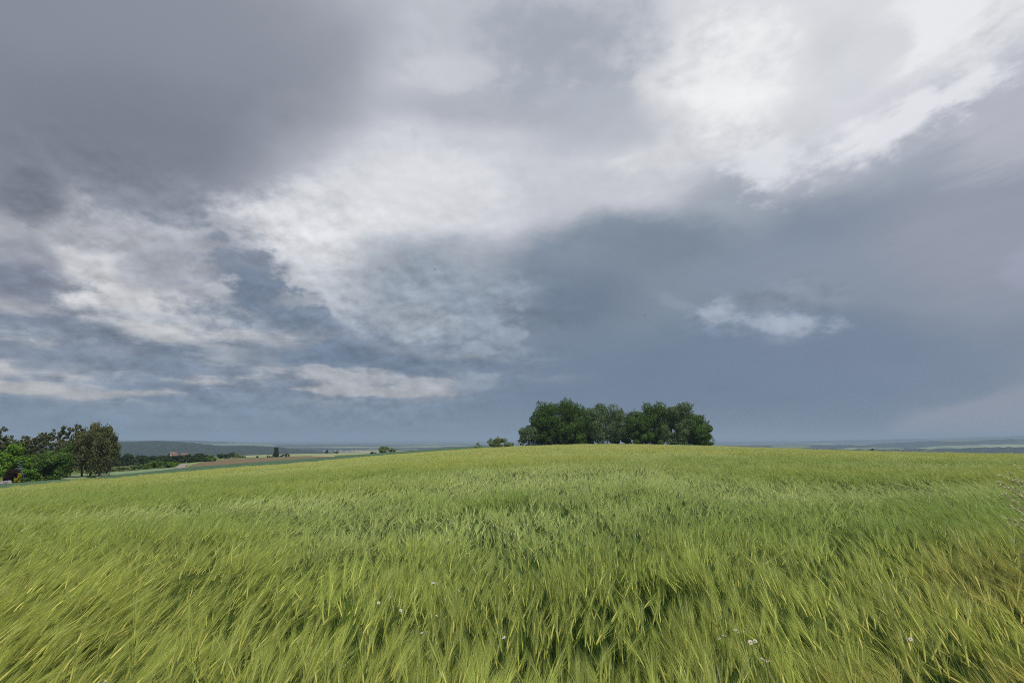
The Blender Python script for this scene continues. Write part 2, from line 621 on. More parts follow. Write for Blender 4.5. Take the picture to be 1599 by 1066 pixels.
R1_C = np.array([float(c[1]) for c in LAND])
cols = []
for px, r1, py1, far in LAND:
    ze = EYE + r1 * tan_el(px, py1) - CROP
    rr, zz = [r1], [ze]
    for f in far:
        rr.append(f[0])
        zz.append(f[2] if len(f) > 2 else EYE + f[0] * tan_el(px, f[1]))
    rr += [3000, 26000]
    zz += [-70, -78]
    pw = 1.5 if ze > -.5 else 1 + min(.5, .65 / -ze)      # the far edge must stay in sight
    cols.append(np.where(RG <= r1, ze * (RG / r1) ** pw, np.interp(RG, rr, zz)))
cols = np.array(cols)
NA = 720
AG = np.linspace(-math.pi, math.pi, NA + 1)
TAB = np.empty((NA + 1, len(RG)))
back = np.where(RG < 100, 0, np.interp(RG, [0, 100, 400, 1600, 3000, 26000], [0, 0, -14, -62, -70, -78]))
xs = np.concatenate([[-math.pi, -1.9], AZ_C, [1.9, math.pi]])
stack = np.concatenate([[back, back], cols, [back, back]])
for j in range(len(RG)):
    TAB[:, j] = np.interp(AG, xs, stack[:, j])
k = np.exp(-0.5 * (np.arange(-5, 6) / 2.2) ** 2)
k /= k.sum()
pad = np.concatenate([TAB[-6:-1], TAB, TAB[1:6]])
TAB = np.array([np.convolve(pad[:, j], k, 'valid') for j in range(len(RG))]).T
k = np.exp(-0.5 * (np.arange(-3, 4) / 1.0) ** 2)
k /= k.sum()
pad = np.concatenate([TAB[:, :1]] * 3 + [TAB] + [TAB[:, -1:]] * 3, 1)
TAB = np.array([np.convolve(pad[i], k, 'valid') for i in range(NA + 1)])


def ground_polar(az, r):
    az, r = np.asarray(az, float), np.asarray(r, float)
    fa = (az + math.pi) / (2 * math.pi) * NA
    ia = np.clip(np.floor(fa).astype(int), 0, NA - 1)
    fa = fa - ia
    ir = np.clip(np.searchsorted(RG, r) - 1, 0, len(RG) - 2)
    fr = np.clip((r - RG[ir]) / (RG[ir + 1] - RG[ir]), 0, 1)
    return (TAB[ia, ir] * (1 - fr) + TAB[ia, ir + 1] * fr) * (1 - fa) + (TAB[ia + 1, ir] * (1 - fr) + TAB[ia + 1, ir + 1] * fr) * fa


def ground(x, y):
    return ground_polar(np.arctan2(x, y), np.hypot(x, y))


def edge_r(az):
    return np.interp(az, AZ_C, R1_C)


def polar(px, r):
    a = az_of(px)
    x, y = r * math.sin(a), r * math.cos(a)
    return x, y, float(ground(x, y))


# the ground sheet, out to the horizon
def land_mat():
    m, nt, out = new_mat('land')
    N, L = nt.nodes, nt.links
    geo = N.new('ShaderNodeNewGeometry')
    vor = N.new('ShaderNodeTexVoronoi')
    vor.inputs['Scale'].default_value = 1 / 330
    nz = N.new('ShaderNodeTexNoise')
    nz.inputs['Scale'].default_value = 1 / 240
    nz.inputs['Detail'].default_value = 5
    wob = N.new('ShaderNodeVectorMath')
    wob.operation = 'MULTIPLY_ADD'
    wob.inputs[1].default_value = (160, 160, 0)
    L.new(nz.outputs['Color'], wob.inputs[0])
    L.new(geo.outputs['Position'], wob.inputs[2])
    L.new(wob.outputs[0], vor.inputs['Vector'])
    sepc = N.new('ShaderNodeSeparateColor')
    L.new(vor.outputs['Color'], sepc.inputs[0])
    rp = N.new('ShaderNodeValToRGB')
    rp.color_ramp.interpolation = 'CONSTANT'
    st = [(0, (38, 52, 32)), (.30, (76, 96, 46)), (.45, (104, 118, 62)), (.58, (34, 48, 30)), (.74, (140, 140, 90)), (.84, (60, 84, 44)), (.93, (168, 158, 112))]
    for i, (pos, c) in enumerate(st):
        e = rp.color_ramp.elements[i] if i < 2 else rp.color_ramp.elements.new(pos)
        e.position = pos
        e.color = (*lin(c), 1)
    L.new(sepc.outputs[0], rp.inputs[0])
    # soil under the crop near by, rough grass on the slope behind it
    ln = N.new('ShaderNodeVectorMath')
    ln.operation = 'LENGTH'
    L.new(geo.outputs['Position'], ln.inputs[0])
    nz2 = N.new('ShaderNodeTexNoise')
    nz2.inputs['Scale'].default_value = 0.5
    nz2.inputs['Detail'].default_value = 6
    L.new(geo.outputs['Position'], nz2.inputs['Vector'])
    g = N.new('ShaderNodeValToRGB')
    g.color_ramp.elements[0].position = .3
    g.color_ramp.elements[0].color = (*lin((70, 92, 48)), 1)
    g.color_ramp.elements[1].position = .7
    g.color_ramp.elements[1].color = (*lin((118, 134, 78)), 1)
    L.new(nz2.outputs[0], g.inputs[0])
    far = N.new('ShaderNodeMapRange')
    far.inputs[1].default_value = 600
    far.inputs[2].default_value = 1100
    L.new(ln.outputs['Value'], far.inputs[0])
    m1 = N.new('ShaderNodeMix')
    m1.data_type = 'RGBA'
    L.new(far.outputs[0], m1.inputs[0])
    L.new(g.outputs[0], m1.inputs[6])
    L.new(rp.outputs[0], m1.inputs[7])
    p = N.new('ShaderNodeBsdfPrincipled')
    p.inputs['Roughness'].default_value = 1
    p.inputs['Specular IOR Level'].default_value = 0
    L.new(m1.outputs[2], p.inputs['Base Color'])
    L.new(p.outputs[0], out.inputs[0])
    return m


mb = MB()
ag = np.linspace(-math.pi, math.pi, 361)
rg = RG[1:]
A_, R_ = np.meshgrid(ag[:-1], rg, indexing='ij')
P = np.stack([R_ * np.sin(A_), R_ * np.cos(A_), ground_polar(A_, R_)], -1).transpose(1, 0, 2)
mb.grid(P, 0, wrap=True)
mb.fan(P[0])
tag(mb.build('ground', land_mat(), smooth=True), kind='structure')


def sheet(name, lims, lift, mat, n=90, m=14, skirt=0.0):
    """a field: between two distances over a span of directions, following the land; lims = [(column, near, far)]"""
    az = np.array([az_of(l[0]) for l in lims])
    a = np.linspace(az[0], az[-1], n)
    r0 = np.interp(a, az, [l[1] for l in lims])
    r1 = np.interp(a, az, [l[2] for l in lims])
    t = np.linspace(0, 1, m)
    R = r0[:, None] + (r1 - r0)[:, None] * t[None]
    A = np.repeat(a[:, None], m, 1)
    Z = ground_polar(A, R) + lift
    P = np.stack([R * np.sin(A), R * np.cos(A), Z], -1)
    b = MB()
    b.grid(P.transpose(1, 0, 2)[:, ::-1])
    if skirt:
        for e in (P[:, 0], P[:, -1][::-1], P[0][::-1], P[-1]):
            lo = e.copy()
            lo[:, 2] -= skirt
            b.grid(np.stack([e, lo]))
    return tag(b.build(name, mat, smooth=True), kind='structure')


soil = soil_mat('barley soil', [(0.3, (46, 40, 28)), (0.7, (70, 66, 40))], 2.0)
sheet('barley_field', [(-420, .6, 74), (0, .6, 85), (60, .6, 90), (180, .6, 105), (300, .6, 120), (450, .6, 135), (620, .6, 150), (760, .6, 155), (900, .6, 152), (1000, .6, 150), (1110, .6, 146), (1300, .6, 130), (1450, .6, 115), (1599, .6, 100), (2000, .6, 90)], 0.02, soil, n=160, m=60)
oats = soil_mat('blue green crop', [(0.3, (62, 90, 64)), (0.7, (88, 114, 82))], 0.6, bump=0.2, stretch=(1, 1, 1))
sheet('oat_field', [(-420, 76, 96), (0, 86.5, 93), (60, 91.5, 98), (180, 106.5, 121), (300, 121.5, 152), (450, 136.5, 171), (520, 143.5, 176), (620, 151.5, 186), (760, 156.5, 196), (800, 157, 178)], 0.45, oats, skirt=0.5)
pale_g = soil_mat('pale grass', [(0.3, (104, 128, 92)), (0.7, (142, 158, 116))], 0.3)
sheet('meadow', [(100, 104, 150), (180, 127, 171), (240, 140, 186), (282, 148, 176)], 0.12, pale_g, skirt=0.15)
brown = soil_mat('ploughed soil', [(0.25, (106, 90, 66)), (0.75, (136, 118, 88))], 0.25, stretch=(1, .15, 1), rot=.5)
sheet('ploughed_field', [(293, 153, 162), (300, 154, 190), (320, 156, 270), (345, 159, 350), (400, 165, 365), (450, 172, 372), (490, 176, 365), (515, 178, 240), (526, 178.5, 190)], 0.05, brown, n=120)
verge = soil_mat('verge grass', [(0.3, (112, 132, 72)), (0.7, (150, 160, 104))], 0.25)
sheet('grass_verge', [(296, 172, 230), (300, 192, 260), (320, 272, 330), (345, 352, 384), (352, 354, 384)], 0.06, verge, n=60)
pale_f = soil_mat('ripening field', [(0.25, (134, 146, 100)), (0.75, (164, 166, 122))], 0.02, stretch=(1, .3, 1))
sheet('pale_field', [(356, 386, 690), (400, 386, 720), (450, 386, 730), (520, 385, 730), (600, 380, 720), (645, 400, 640)], 0.25, pale_f, skirt=0.3)
straw = soil_mat('straw strip', [(0.3, (168, 150, 104)), (0.7, (190, 172, 128))], 0.05)
sheet('stubble_strip', [(488, 368, 384), (500, 320, 384), (516, 250, 384), (524, 240, 384)], 0.07, straw, n=30)

# the farm track
track_m = soil_mat('worn asphalt', [(0.3, (136, 130, 122)), (0.7, (164, 156, 146))], 1.2)
pts = []
for px, r in ((297, 151), (293, 158), (288, 168), (285.5, 180), (286, 196), (290, 218), (293, 250)):
    x, y, z = polar(px, r)
    pts.append((x, y))
pts = np.array(pts)
tt = np.linspace(0, len(pts) - 1, 40)
cx = np.stack([np.interp(tt, np.arange(len(pts)), pts[:, i]) for i in range(2)], 1)
dv = np.gradient(cx, axis=0)
dv /= np.linalg.norm(dv, axis=1)[:, None]
nv = np.stack([dv[:, 1], -dv[:, 0]], 1) * 1.3
rows = []
for s in (-1, -.3, .3, 1):
    e = cx + nv * s
    rows.append(np.concatenate([e, (ground(e[:, 0], e[:, 1]) + 0.16)[:, None]], 1))
b = MB()
b.grid(np.array(rows))
tag(b.build('road', track_m, smooth=True), kind='structure')


# ---------------------------------------------------------------- far wooded ridges
def wood_mat(name, a, b, field, cut, scale):
    m, nt, out = new_mat(name)
    N, L = nt.nodes, nt.links
    geo = N.new('ShaderNodeNewGeometry')
    n1 = N.new('ShaderNodeTexNoise')
    n1.inputs['Scale'].default_value = 1 / 16
    n1.inputs['Detail'].default_value = 3
    n2 = N.new('ShaderNodeTexNoise')
    n2.inputs['Scale'].default_value = scale
    n2.inputs['Detail'].default_value = 4
    for n in (n1, n2):
        L.new(geo.outputs['Position'], n.inputs['Vector'])
    mx = N.new('ShaderNodeMix')
    mx.data_type = 'RGBA'
    mx.inputs[6].default_value = (*lin(a), 1)
    mx.inputs[7].default_value = (*lin(b), 1)
    r1 = N.new('ShaderNodeMapRange')
    r1.inputs[1].default_value = .3
    r1.inputs[2].default_value = .7
    L.new(n1.outputs[0], r1.inputs[0])
    L.new(r1.outputs[0], mx.inputs[0])
    r2 = N.new('ShaderNodeMapRange')
    r2.inputs[1].default_value = cut
    r2.inputs[2].default_value = cut + .03
    L.new(n2.outputs[0], r2.inputs[0])
    m2 = N.new('ShaderNodeMix')
    m2.data_type = 'RGBA'
    L.new(r2.outputs[0], m2.inputs[0])
    L.new(mx.outputs[2], m2.inputs[6])
    m2.inputs[7].default_value = (*lin(field), 1)
    p = N.new('ShaderNodeBsdfPrincipled')
    p.inputs['Roughness'].default_value = 1
    p.inputs['Specular IOR Level'].default_value = 0
    L.new(m2.outputs[2], p.inputs['Base Color'])
    L.new(p.outputs[0], out.inputs[0])
    return m


def ridge(name, top, dist, half, base, mat, cell, amp, seed):
    """a long wooded hill: its crest read off the photograph column by column, rounded fore and aft"""
    az = np.array([az_of(p[0]) for p in top])
    zt = np.array([EYE + dist * tan_el(*p) for p in top])
    na = int((az[-1] - az[0]) * dist / cell)
    nd = max(8, int(2 * half / cell))
    a = np.linspace(az[0], az[-1], na)
    zc = np.interp(a, az, zt)
    kk = np.hanning(15)
    kk /= kk.sum()
    zc = np.convolve(np.pad(zc, 7, mode='edge'), kk, 'valid')
    u = np.linspace(-1, 1, nd)
    R = dist + half * u[None] + 0 * a[:, None]
    A = a[:, None] + 0 * R
    X, Y = R * np.sin(A), R * np.cos(A)
    prof = np.cos(u * math.pi / 2)[None] ** 0.8
    endf = np.clip(np.minimum(np.arange(na), np.arange(na)[::-1]) / (0.06 * na), 0, 1)[:, None] ** .5
    bump = (fbm(X / (cell * 2.5), Y / (cell * 2.5), 3, seed) - .6) * amp
    Z = base + (np.maximum(zc, base + 4)[:, None] - base) * prof * (0.2 + .8 * endf) + bump * prof + (fbm(X / 260, Y / 260, 2, seed + 5) - .5) * amp * (1 - np.abs(u[None]) * .3)
    Z[:, 0] = Z[:, -1] = base - 4
    b = MB()
    b.grid(np.stack([X, Y, Z], -1).transpose(1, 0, 2)[:, ::-1])
    return tag(b.build(name, mat), kind='structure')


wood_a = wood_mat('near ridge wood', (16, 28, 15), (54, 68, 38), (98, 116, 62), .66, 1 / 420)
wood_b = wood_mat('middle ridge', (20, 34, 20), (58, 74, 44), (112, 124, 76), .54, 1 / 600)
wood_c = wood_mat('far ridge', (30, 44, 32), (54, 70, 46), (120, 128, 90), .60, 1 / 1100)
ridge('hills', [(-350, 688), (-100, 690), (60, 690.5), (120, 690), (180, 689), (250, 687.5), (300, 690.5), (340, 695.5), (372, 695), (420, 697.5), (470, 702), (530, 708)], 2600, 520, -72, wood_a, 9, 9, 3)
ridge('hills', [(380, 704), (440, 700), (500, 699.5), (560, 702.5), (640, 702), (700, 697.5), (760, 696), (800, 697)], 3600, 400, -74, wood_b, 14, 9, 31)
ridge('hills', [(-300, 684), (0, 687), (160, 688), (270, 687.2), (330, 689), (400, 692), (440, 693.5), (500, 694), (580, 695.5), (660, 699)], 6000, 700, -76, wood_b, 22, 12, 11)
ridge('hills', [(-500, 682), (-100, 686), (300, 688.5), (450, 691), (620, 691.5), (740, 692.5), (900, 692.5), (1050, 691), (1115, 690), (1250, 688.3), (1400, 685.5), (1500, 682.5), (1599, 680.5), (1800, 679.5), (2200, 681)], 10000, 1500, -78, wood_c, 55, 18, 21)
ridge('hills', [(1330, 697), (1380, 691.5), (1440, 688.5), (1500, 688), (1600, 685), (1800, 683), (2100, 690)], 5200, 500, -76, wood_b, 18, 11, 41)
ridge('hills', [(1090, 698), (1130, 696.5), (1170, 694), (1210, 695), (1260, 693.5), (1310, 694.5), (1370, 697), (1430, 701)], 4300, 260, -74, wood_b, 15, 9, 51)
open_land = soil_mat('distant open fields', [(0.35, (122, 138, 84)), (0.65, (168, 168, 118))], 1 / 90, stretch=(1, .3, 1))
ridge('hills', [(1400, 703), (1470, 695.2), (1540, 694.2), (1620, 693.8), (1760, 694), (1900, 699)], 4650, 160, -74, open_land, 24, 2, 71)
ridge('hills', [(1225, 700), (1262, 692.3), (1300, 692.3), (1330, 697)], 5600, 200, -76, open_land, 24, 2, 72)
ridge('hills', [(1300, 702), (1325, 698.2), (1345, 698.2), (1365, 702)], 3700, 90, -74, open_land, 14, 2, 73)
ridge('hills', [(420, 706), (470, 698.8), (560, 697.2), (640, 698.5), (700, 703)], 4700, 260, -74, open_land, 20, 3, 74)
ridge('hills', [(1180, 702), (1240, 700), (1330, 700.5), (1400, 701), (1500, 699.5), (1600, 698), (1760, 697), (2000, 700)], 3100, 90, -72, wood_a, 9, 11, 61)

# ---------------------------------------------------------------- the hazy air
hz = bpy.data.materials.new('haze')
hz.use_nodes = True
hn = hz.node_tree
hn.nodes.clear()
ho = hn.nodes.new('ShaderNodeOutputMaterial')
hv = hn.nodes.new('ShaderNodeVolumePrincipled')
hv.inputs['Color'].default_value = (0.61, 0.79, 1.0, 1)
hv.inputs['Density'].default_value = 1.9e-4
hv.inputs['Anisotropy'].default_value = 0.0
hz.cycles.volume_sampling = 'DISTANCE'
hn.links.new(hv.outputs[0], ho.inputs['Volume'])
b = MB()
c8 = np.array([[sx * 27500, sy * 27500, z] for z in (-90.0, 78.0) for sx, sy in ((-1, -1), (1, -1), (1, 1), (-1, 1))])
b.quads(c8[[[3, 2, 1, 0], [4, 5, 6, 7], [0, 1, 5, 4], [1, 2, 6, 5], [2, 3, 7, 6], [3, 0, 4, 7]]])
tag(b.build('haze', hz), 'thin blue grey haze in the air over the whole valley', 'haze', kind='stuff')

# ================================================================ the barley crop
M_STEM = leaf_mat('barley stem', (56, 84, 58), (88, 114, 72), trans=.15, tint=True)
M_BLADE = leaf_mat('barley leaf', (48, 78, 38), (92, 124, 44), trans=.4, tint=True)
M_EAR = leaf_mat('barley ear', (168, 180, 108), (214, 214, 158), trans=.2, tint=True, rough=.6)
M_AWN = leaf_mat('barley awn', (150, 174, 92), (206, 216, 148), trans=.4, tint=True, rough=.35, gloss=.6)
BARLEY_MATS = [M_STEM, M_BLADE, M_EAR, M_AWN]


def bend(p0, az, a0, a1, length, n):
    """a stem that starts a0 off the vertical and ends a1 off it, leaning towards azimuth az"""
    t = np.linspace(0, 1, n)
    ang = a0 + (a1 - a0) * t ** 1.4
    ds = length / (n - 1)
    d = np.stack([np.sin(ang) * math.sin(az), np.sin(ang) * math.cos(az), np.cos(ang)], 1)
    return p0 + np.concatenate([np.zeros((1, 3)), np.cumsum((d[:-1] + d[1:]) / 2 * ds, 0)]), d


def barley_tuft(rng, n, rad, lod):
    b = MB()
    for i in range(n):
        rr, th = rad * math.sqrt(rng.random()), rng.random() * 6.283
        base = np.array([rr * math.cos(th), rr * math.sin(th), 0.0])
        az = rng.normal(0, .28)
        lean = math.radians(rng.normal(46, 9))
        stem_l = rng.normal(.90, .06)
        if rng.random() < .10:
            stem_l *= .8
        pts, d = bend(base, az, math.radians(rng.uniform(0, 9)), lean, stem_l, 6 if lod == 0 else 4)
        side = np.array([math.cos(az + rng.normal(0, .6)), -math.sin(az), 0.0])
        side /= np.linalg.norm(side)
        wst = (.0030, .0055, .013)[lod]
        if lod < 2:
            b.ribbon(pts, wst, side, 0)
        else:
            b.ribbon(pts[1:], wst, side, 0)
        # leaf blades
        for k in range((3, 2, 1)[lod]):
            f = rng.uniform(.3, .8)
            j = f * (len(pts) - 1)
            j0 = min(int(j), len(pts) - 2)
            p = pts[j0] + (pts[j0 + 1] - pts[j0]) * (j - j0)
            la = az + rng.normal(0, .8)
            ll = rng.uniform(.14, .28)
            nn = (5, 4, 3)[lod]
            lp, ld = bend(p, la, math.radians(rng.uniform(15, 50)), math.radians(rng.uniform(70, 130)), ll, nn)
            ls = np.array([math.cos(la), -math.sin(la), rng.normal(0, .3)])
            w = np.interp(np.linspace(0, 1, nn), [0, .3, 1], [.6, 1, .05]) * (.0075, .010, .019)[lod]
            b.ribbon(lp, w, ls, 1)
        # ear, nodding away with the wind
        ea = lean + math.radians(rng.normal(8, 8))
        el = rng.uniform(.07, .11)
        ep, ed = bend(pts[-1], az + rng.normal(0, .1), ea, ea + math.radians(rng.uniform(2, 22)), el, 4)
        er = (.0052, .0050, .0075)[lod]
        if lod < 2:
            b.tube(ep, np.array([.6, 1, .95, .35]) * er, sides=4, mat=2, cap=False)
        else:
            b.ribbon(ep, np.array([1, 2, 2, .8]) * er, side, 2)
        # long awns
        for k in range((34, 17, 5)[lod]):
            f = rng.uniform(0, 1)
            p = ep[0] + (ep[-1] - ep[0]) * f
            dr = ed[-1] + rng.normal(0, (.095, .10, .13)[lod], 3) + np.array([0, 0, .03])
            dr /= np.linalg.norm(dr)
            L = rng.uniform(.15, .26) * (1.05 - .3 * f)
            q = p + dr * L
            q2 = p + dr * L * .5 + np.array([0, 0, .006])
            sv = np.cross(dr, rng.normal(0, 1, 3))
            sv /= np.linalg.norm(sv) + 1e-9
            w = (.0011, .0023, .0075)[lod]
            b.quads([[p - sv * w / 2, p + sv * w / 2, q2 + sv * w * .4, q2 - sv * w * .4]], 3)
            b.tris([[q2 - sv * w * .4, q2 + sv * w * .4, q]], 3)
    return b


tufts = bpy.data.collections.new('barley tufts')
rng = np.random.default_rng(11)
NV = (20, 16, 12)
for lod in range(3):
    for v in range(NV[lod]):
        me = barley_tuft(rng, (15, 15, 34)[lod], (.15, .17, .42)[lod], lod).mesh('barley_tuft', BARLEY_MATS)
        o = bpy.data.objects.new('barley_tuft_%02d' % (lod * 20 + v if lod < 2 else 36 + v), me)
        tufts.objects.link(o)

# where they stand: finest close to the viewer, coarser out to the brow
def scatter(r0, r1, per_m2, a0, a1):
    n = int(.5 * (a1 - a0) * (r1 * r1 - r0 * r0) * per_m2)
    r = np.sqrt(rng.uniform(r0 * r0, r1 * r1, n))
    a = rng.uniform(a0, a1, n)
    return r * np.sin(a), r * np.cos(a)


AZL, AZR = math.radians(-53), math.radians(53)
X, Y, LOD = [], [], []
for r0, r1, dens, lod in ((.75, 9, 23, 0), (9, 34, 22, 1), (34, 160, 5.0, 2)):
    x, y = scatter(r0, r1, dens, AZL, AZR)
    X.append(x)
    Y.append(y)
    LOD.append(np.full(len(x), lod))
x, y = scatter(.75, 6, 24, AZR, 2 * math.pi + AZL)        # the crop stands all round the viewer
kp = (y > -3)
X.append(x[kp]); Y.append(y[kp]); LOD.append(np.zeros(kp.sum(), int))
X, Y, LOD = np.concatenate(X), np.concatenate(Y), np.concatenate(LOD)
R, A = np.hypot(X, Y), np.arctan2(X, Y)
keep = (R < edge_r(A) - .3)
# thin places where the stems show through
thin = fbm(X / 1.3, Y / 1.3, 2, 91)
keep &= ~((thin < .26) & (rng.random(len(X)) < .75) & (R < 7))
X, Y, LOD, R, A = X[keep], Y[keep], LOD[keep], R[keep], A[keep]
n = len(X)
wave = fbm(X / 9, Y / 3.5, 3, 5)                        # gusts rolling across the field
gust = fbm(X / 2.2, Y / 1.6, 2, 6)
band = np.exp(-((R - 14 - 6 * (fbm(X / 6, Y / 6, 2, 9) - .5)) / 3.5) ** 2) * np.clip((A + .12) / .2, 0, 1)  # placed gust stripe: tilts the stalks and raises the painted sheen
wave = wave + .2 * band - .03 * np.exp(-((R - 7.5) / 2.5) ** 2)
tilt = np.radians(np.clip((wave - .46) * 36 + (gust - .5) * 34, -7, 24) + rng.normal(0, 4, n))
yaw = -np.radians(4) + (fbm(X / 3, Y / 3, 2, 8) - .5) * .9 + rng.normal(0, .22, n)
rot = np.stack([-tilt, np.zeros(n), yaw], 1)
hol = fbm(X / .5, Y / .5, 2, 15)
scl = (.93 + (fbm(X / 2.4, Y / 2.4, 2, 16) - .5) * .2 - np.clip(.42 - hol, 0, .3) * np.where(R < 6, .95, .45)) * rng.normal(1, .05, n)
base = np.array([0, 20, 36])[LOD]
cnt = np.array([20, 16, 12])[LOD]
var = base + (rng.random(n) * cnt).astype(int)
# ripeness differs from place to place: green, yellow green, straw by the right-hand margin
rp_ = np.clip((fbm(X / 14, Y / 8, 3, 44) - .36) * 2.6, 0, 1)[:, None]
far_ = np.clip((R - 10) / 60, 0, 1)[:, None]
green = np.array([.77, .87, .47])
yell = np.array([1.10, 1.00, .55])
tint = green * (1 - rp_) + yell * rp_
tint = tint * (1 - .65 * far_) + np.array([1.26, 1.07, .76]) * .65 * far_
# awn sheen painted into the tint where the gusts lay the heads over
silver_sheen = np.clip((wave - .50) * 4 + (gust - .5) * 1.6, 0, 1)[:, None]
tint = tint * (1 - silver_sheen * .75) + np.array([1.24, 1.20, 1.14]) * silver_sheen * .75
dry = np.clip((A - math.radians(33)) / math.radians(11), 0, 1) * np.clip((8 - R) / 4, 0, 1) * np.clip((fbm(X / .9, Y / .9, 2, 77) - .35) * 4, 0, 1)
dry = .55 * dry[:, None]
tint = tint * (1 - dry) + np.array([1.45, .98, .66]) * dry
tint *= np.exp(np.clip(rng.normal(-.02, 1, n), -1.8, 1.5) * np.interp(R, [4, 12, 30], [.17, .10, .04]))[:, None]
odd = rng.random(n) < .006
tint[odd] = tint[odd] * np.array([1.25, 1.12, 1.3])

me = bpy.data.meshes.new('barley')
me.vertices.add(n)
Zg = ground_polar(A, R)
me.vertices.foreach_set('co', np.stack([X, Y, Zg], 1).astype(np.float32).ravel())
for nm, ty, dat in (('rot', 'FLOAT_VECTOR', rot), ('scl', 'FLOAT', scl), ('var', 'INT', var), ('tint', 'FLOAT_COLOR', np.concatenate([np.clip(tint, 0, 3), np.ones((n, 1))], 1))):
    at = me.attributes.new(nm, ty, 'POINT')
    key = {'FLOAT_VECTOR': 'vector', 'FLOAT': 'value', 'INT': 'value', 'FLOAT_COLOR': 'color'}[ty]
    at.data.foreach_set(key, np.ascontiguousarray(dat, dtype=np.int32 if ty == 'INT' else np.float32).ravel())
barley = bpy.data.objects.new('barley', me)
COL.objects.link(barley)
tag(barley, 'green bearded barley bending in the wind across the whole field', 'barley', kind='stuff')
gn = bpy.data.node_groups.new('plant tufts', 'GeometryNodeTree')
gn.interface.new_socket('Geometry', in_out='INPUT', socket_type='NodeSocketGeometry')
gn.interface.new_socket('Geometry', in_out='OUTPUT', socket_type='NodeSocketGeometry')
gi, go = gn.nodes.new('NodeGroupInput'), gn.nodes.new('NodeGroupOutput')
ci = gn.nodes.new('GeometryNodeCollectionInfo')
ci.inputs['Collection'].default_value = tufts
ci.inputs['Separate Children'].default_value = True
ci.inputs['Reset Children'].default_value = True
ip = gn.nodes.new('GeometryNodeInstanceOnPoints')


def attr(name, ty):
    a = gn.nodes.new('GeometryNodeInputNamedAttribute')
    a.data_type = ty
    a.inputs['Name'].default_value = name
    return a.outputs['Attribute']


e2r = gn.nodes.new('FunctionNodeEulerToRotation')
gn.links.new(attr('rot', 'FLOAT_VECTOR'), e2r.inputs[0])
gn.links.new(gi.outputs[0], ip.inputs['Points'])
gn.links.new(ci.outputs[0], ip.inputs['Instance'])
ip.inputs['Pick Instance'].default_value = True
gn.links.new(attr('var', 'INT'), ip.inputs['Instance Index'])
gn.links.new(e2r.outputs[0], ip.inputs['Rotation'])
gn.links.new(attr('scl', 'FLOAT'), ip.inputs['Scale'])
gn.links.new(ip.outputs[0], go.inputs[0])
md = barley.modifiers.new('plant tufts', 'NODES')
md.node_group = gn
print('barley tufts', n, np.bincount(LOD))

# ================================================================ trees and shrubs
M_BARK = soil_mat('bark', [(0.3, (58, 52, 44)), (0.7, (96, 88, 76))], 3.0, bump=.03, stretch=(1, 1, .2))
M_PALEBARK = soil_mat('pale bark', [(0.35, (120, 116, 108)), (0.6, (186, 184, 178))], 2.5, bump=.02, stretch=(1, 1, .5))
LEAF = {
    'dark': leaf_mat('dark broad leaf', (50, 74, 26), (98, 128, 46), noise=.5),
    'mid': leaf_mat('mid green leaf', (62, 92, 36), (112, 142, 60), noise=.6),
    'fresh': leaf_mat('fresh green leaf', (78, 120, 32), (136, 170, 60), noise=.7),
    'grey': leaf_mat('grey green leaf', (72, 96, 54), (128, 148, 96), noise=.5),
    'whitish': leaf_mat('flowering grey green leaf', (84, 98, 66), (176, 178, 146), noise=.8),
    'birch': leaf_mat('brownish birch leaf', (78, 88, 52), (136, 138, 92), noise=.5),
    'blue': leaf_mat('blue spruce needles', (84, 104, 104), (150, 168, 168), noise=2, trans=.1),
    'purple': leaf_mat('purple leaf', (38, 26, 24), (66, 42, 38), noise=1.0),
    'yellow': leaf_mat('yellow leaf', (150, 138, 20), (206, 190, 44), noise=1.5),
    'blossom': leaf_mat('white blossom', (196, 180, 184), (232, 226, 226), noise=2, trans=.2),
    'russet': leaf_mat('russet leaf', (84, 60, 42), (120, 88, 58), noise=.8),
    'hedge': leaf_mat('far wood leaf', (46, 66, 36), (82, 104, 56), noise=.25),
    'lightbush': leaf_mat('light bush leaf', (92, 114, 56), (150, 164, 104), noise=.6),
}


def leaves(b, rng, centers, normals, size, mat=0, droop=0.0):
    """small folded leaf sprays set at points"""
    k = len(centers)
    n = normals + rng.normal(0, .55, (k, 3))
    n[:, 2] += .25
    n /= np.linalg.norm(n, axis=1)[:, None] + 1e-9
    t = np.cross(n, rng.normal(0, 1, (k, 3)))
    if droop:
        t = t * (1 - droop) + np.array([0, 0, -1.0]) * droop
        t -= n * (t * n).sum(1)[:, None]
    t /= np.linalg.norm(t, axis=1)[:, None] + 1e-9
    s = np.cross(n, t)
    L = size * rng.uniform(.6, 1.35, (k, 1))
    W = L * rng.uniform(.45, .8, (k, 1))
    p0, p1 = centers - t * L / 2, centers + t * L / 2
    m = centers + n * L * .12
    b.quads(np.stack([p0, m + s * W / 2, p1, m - s * W / 2], 1), mat)


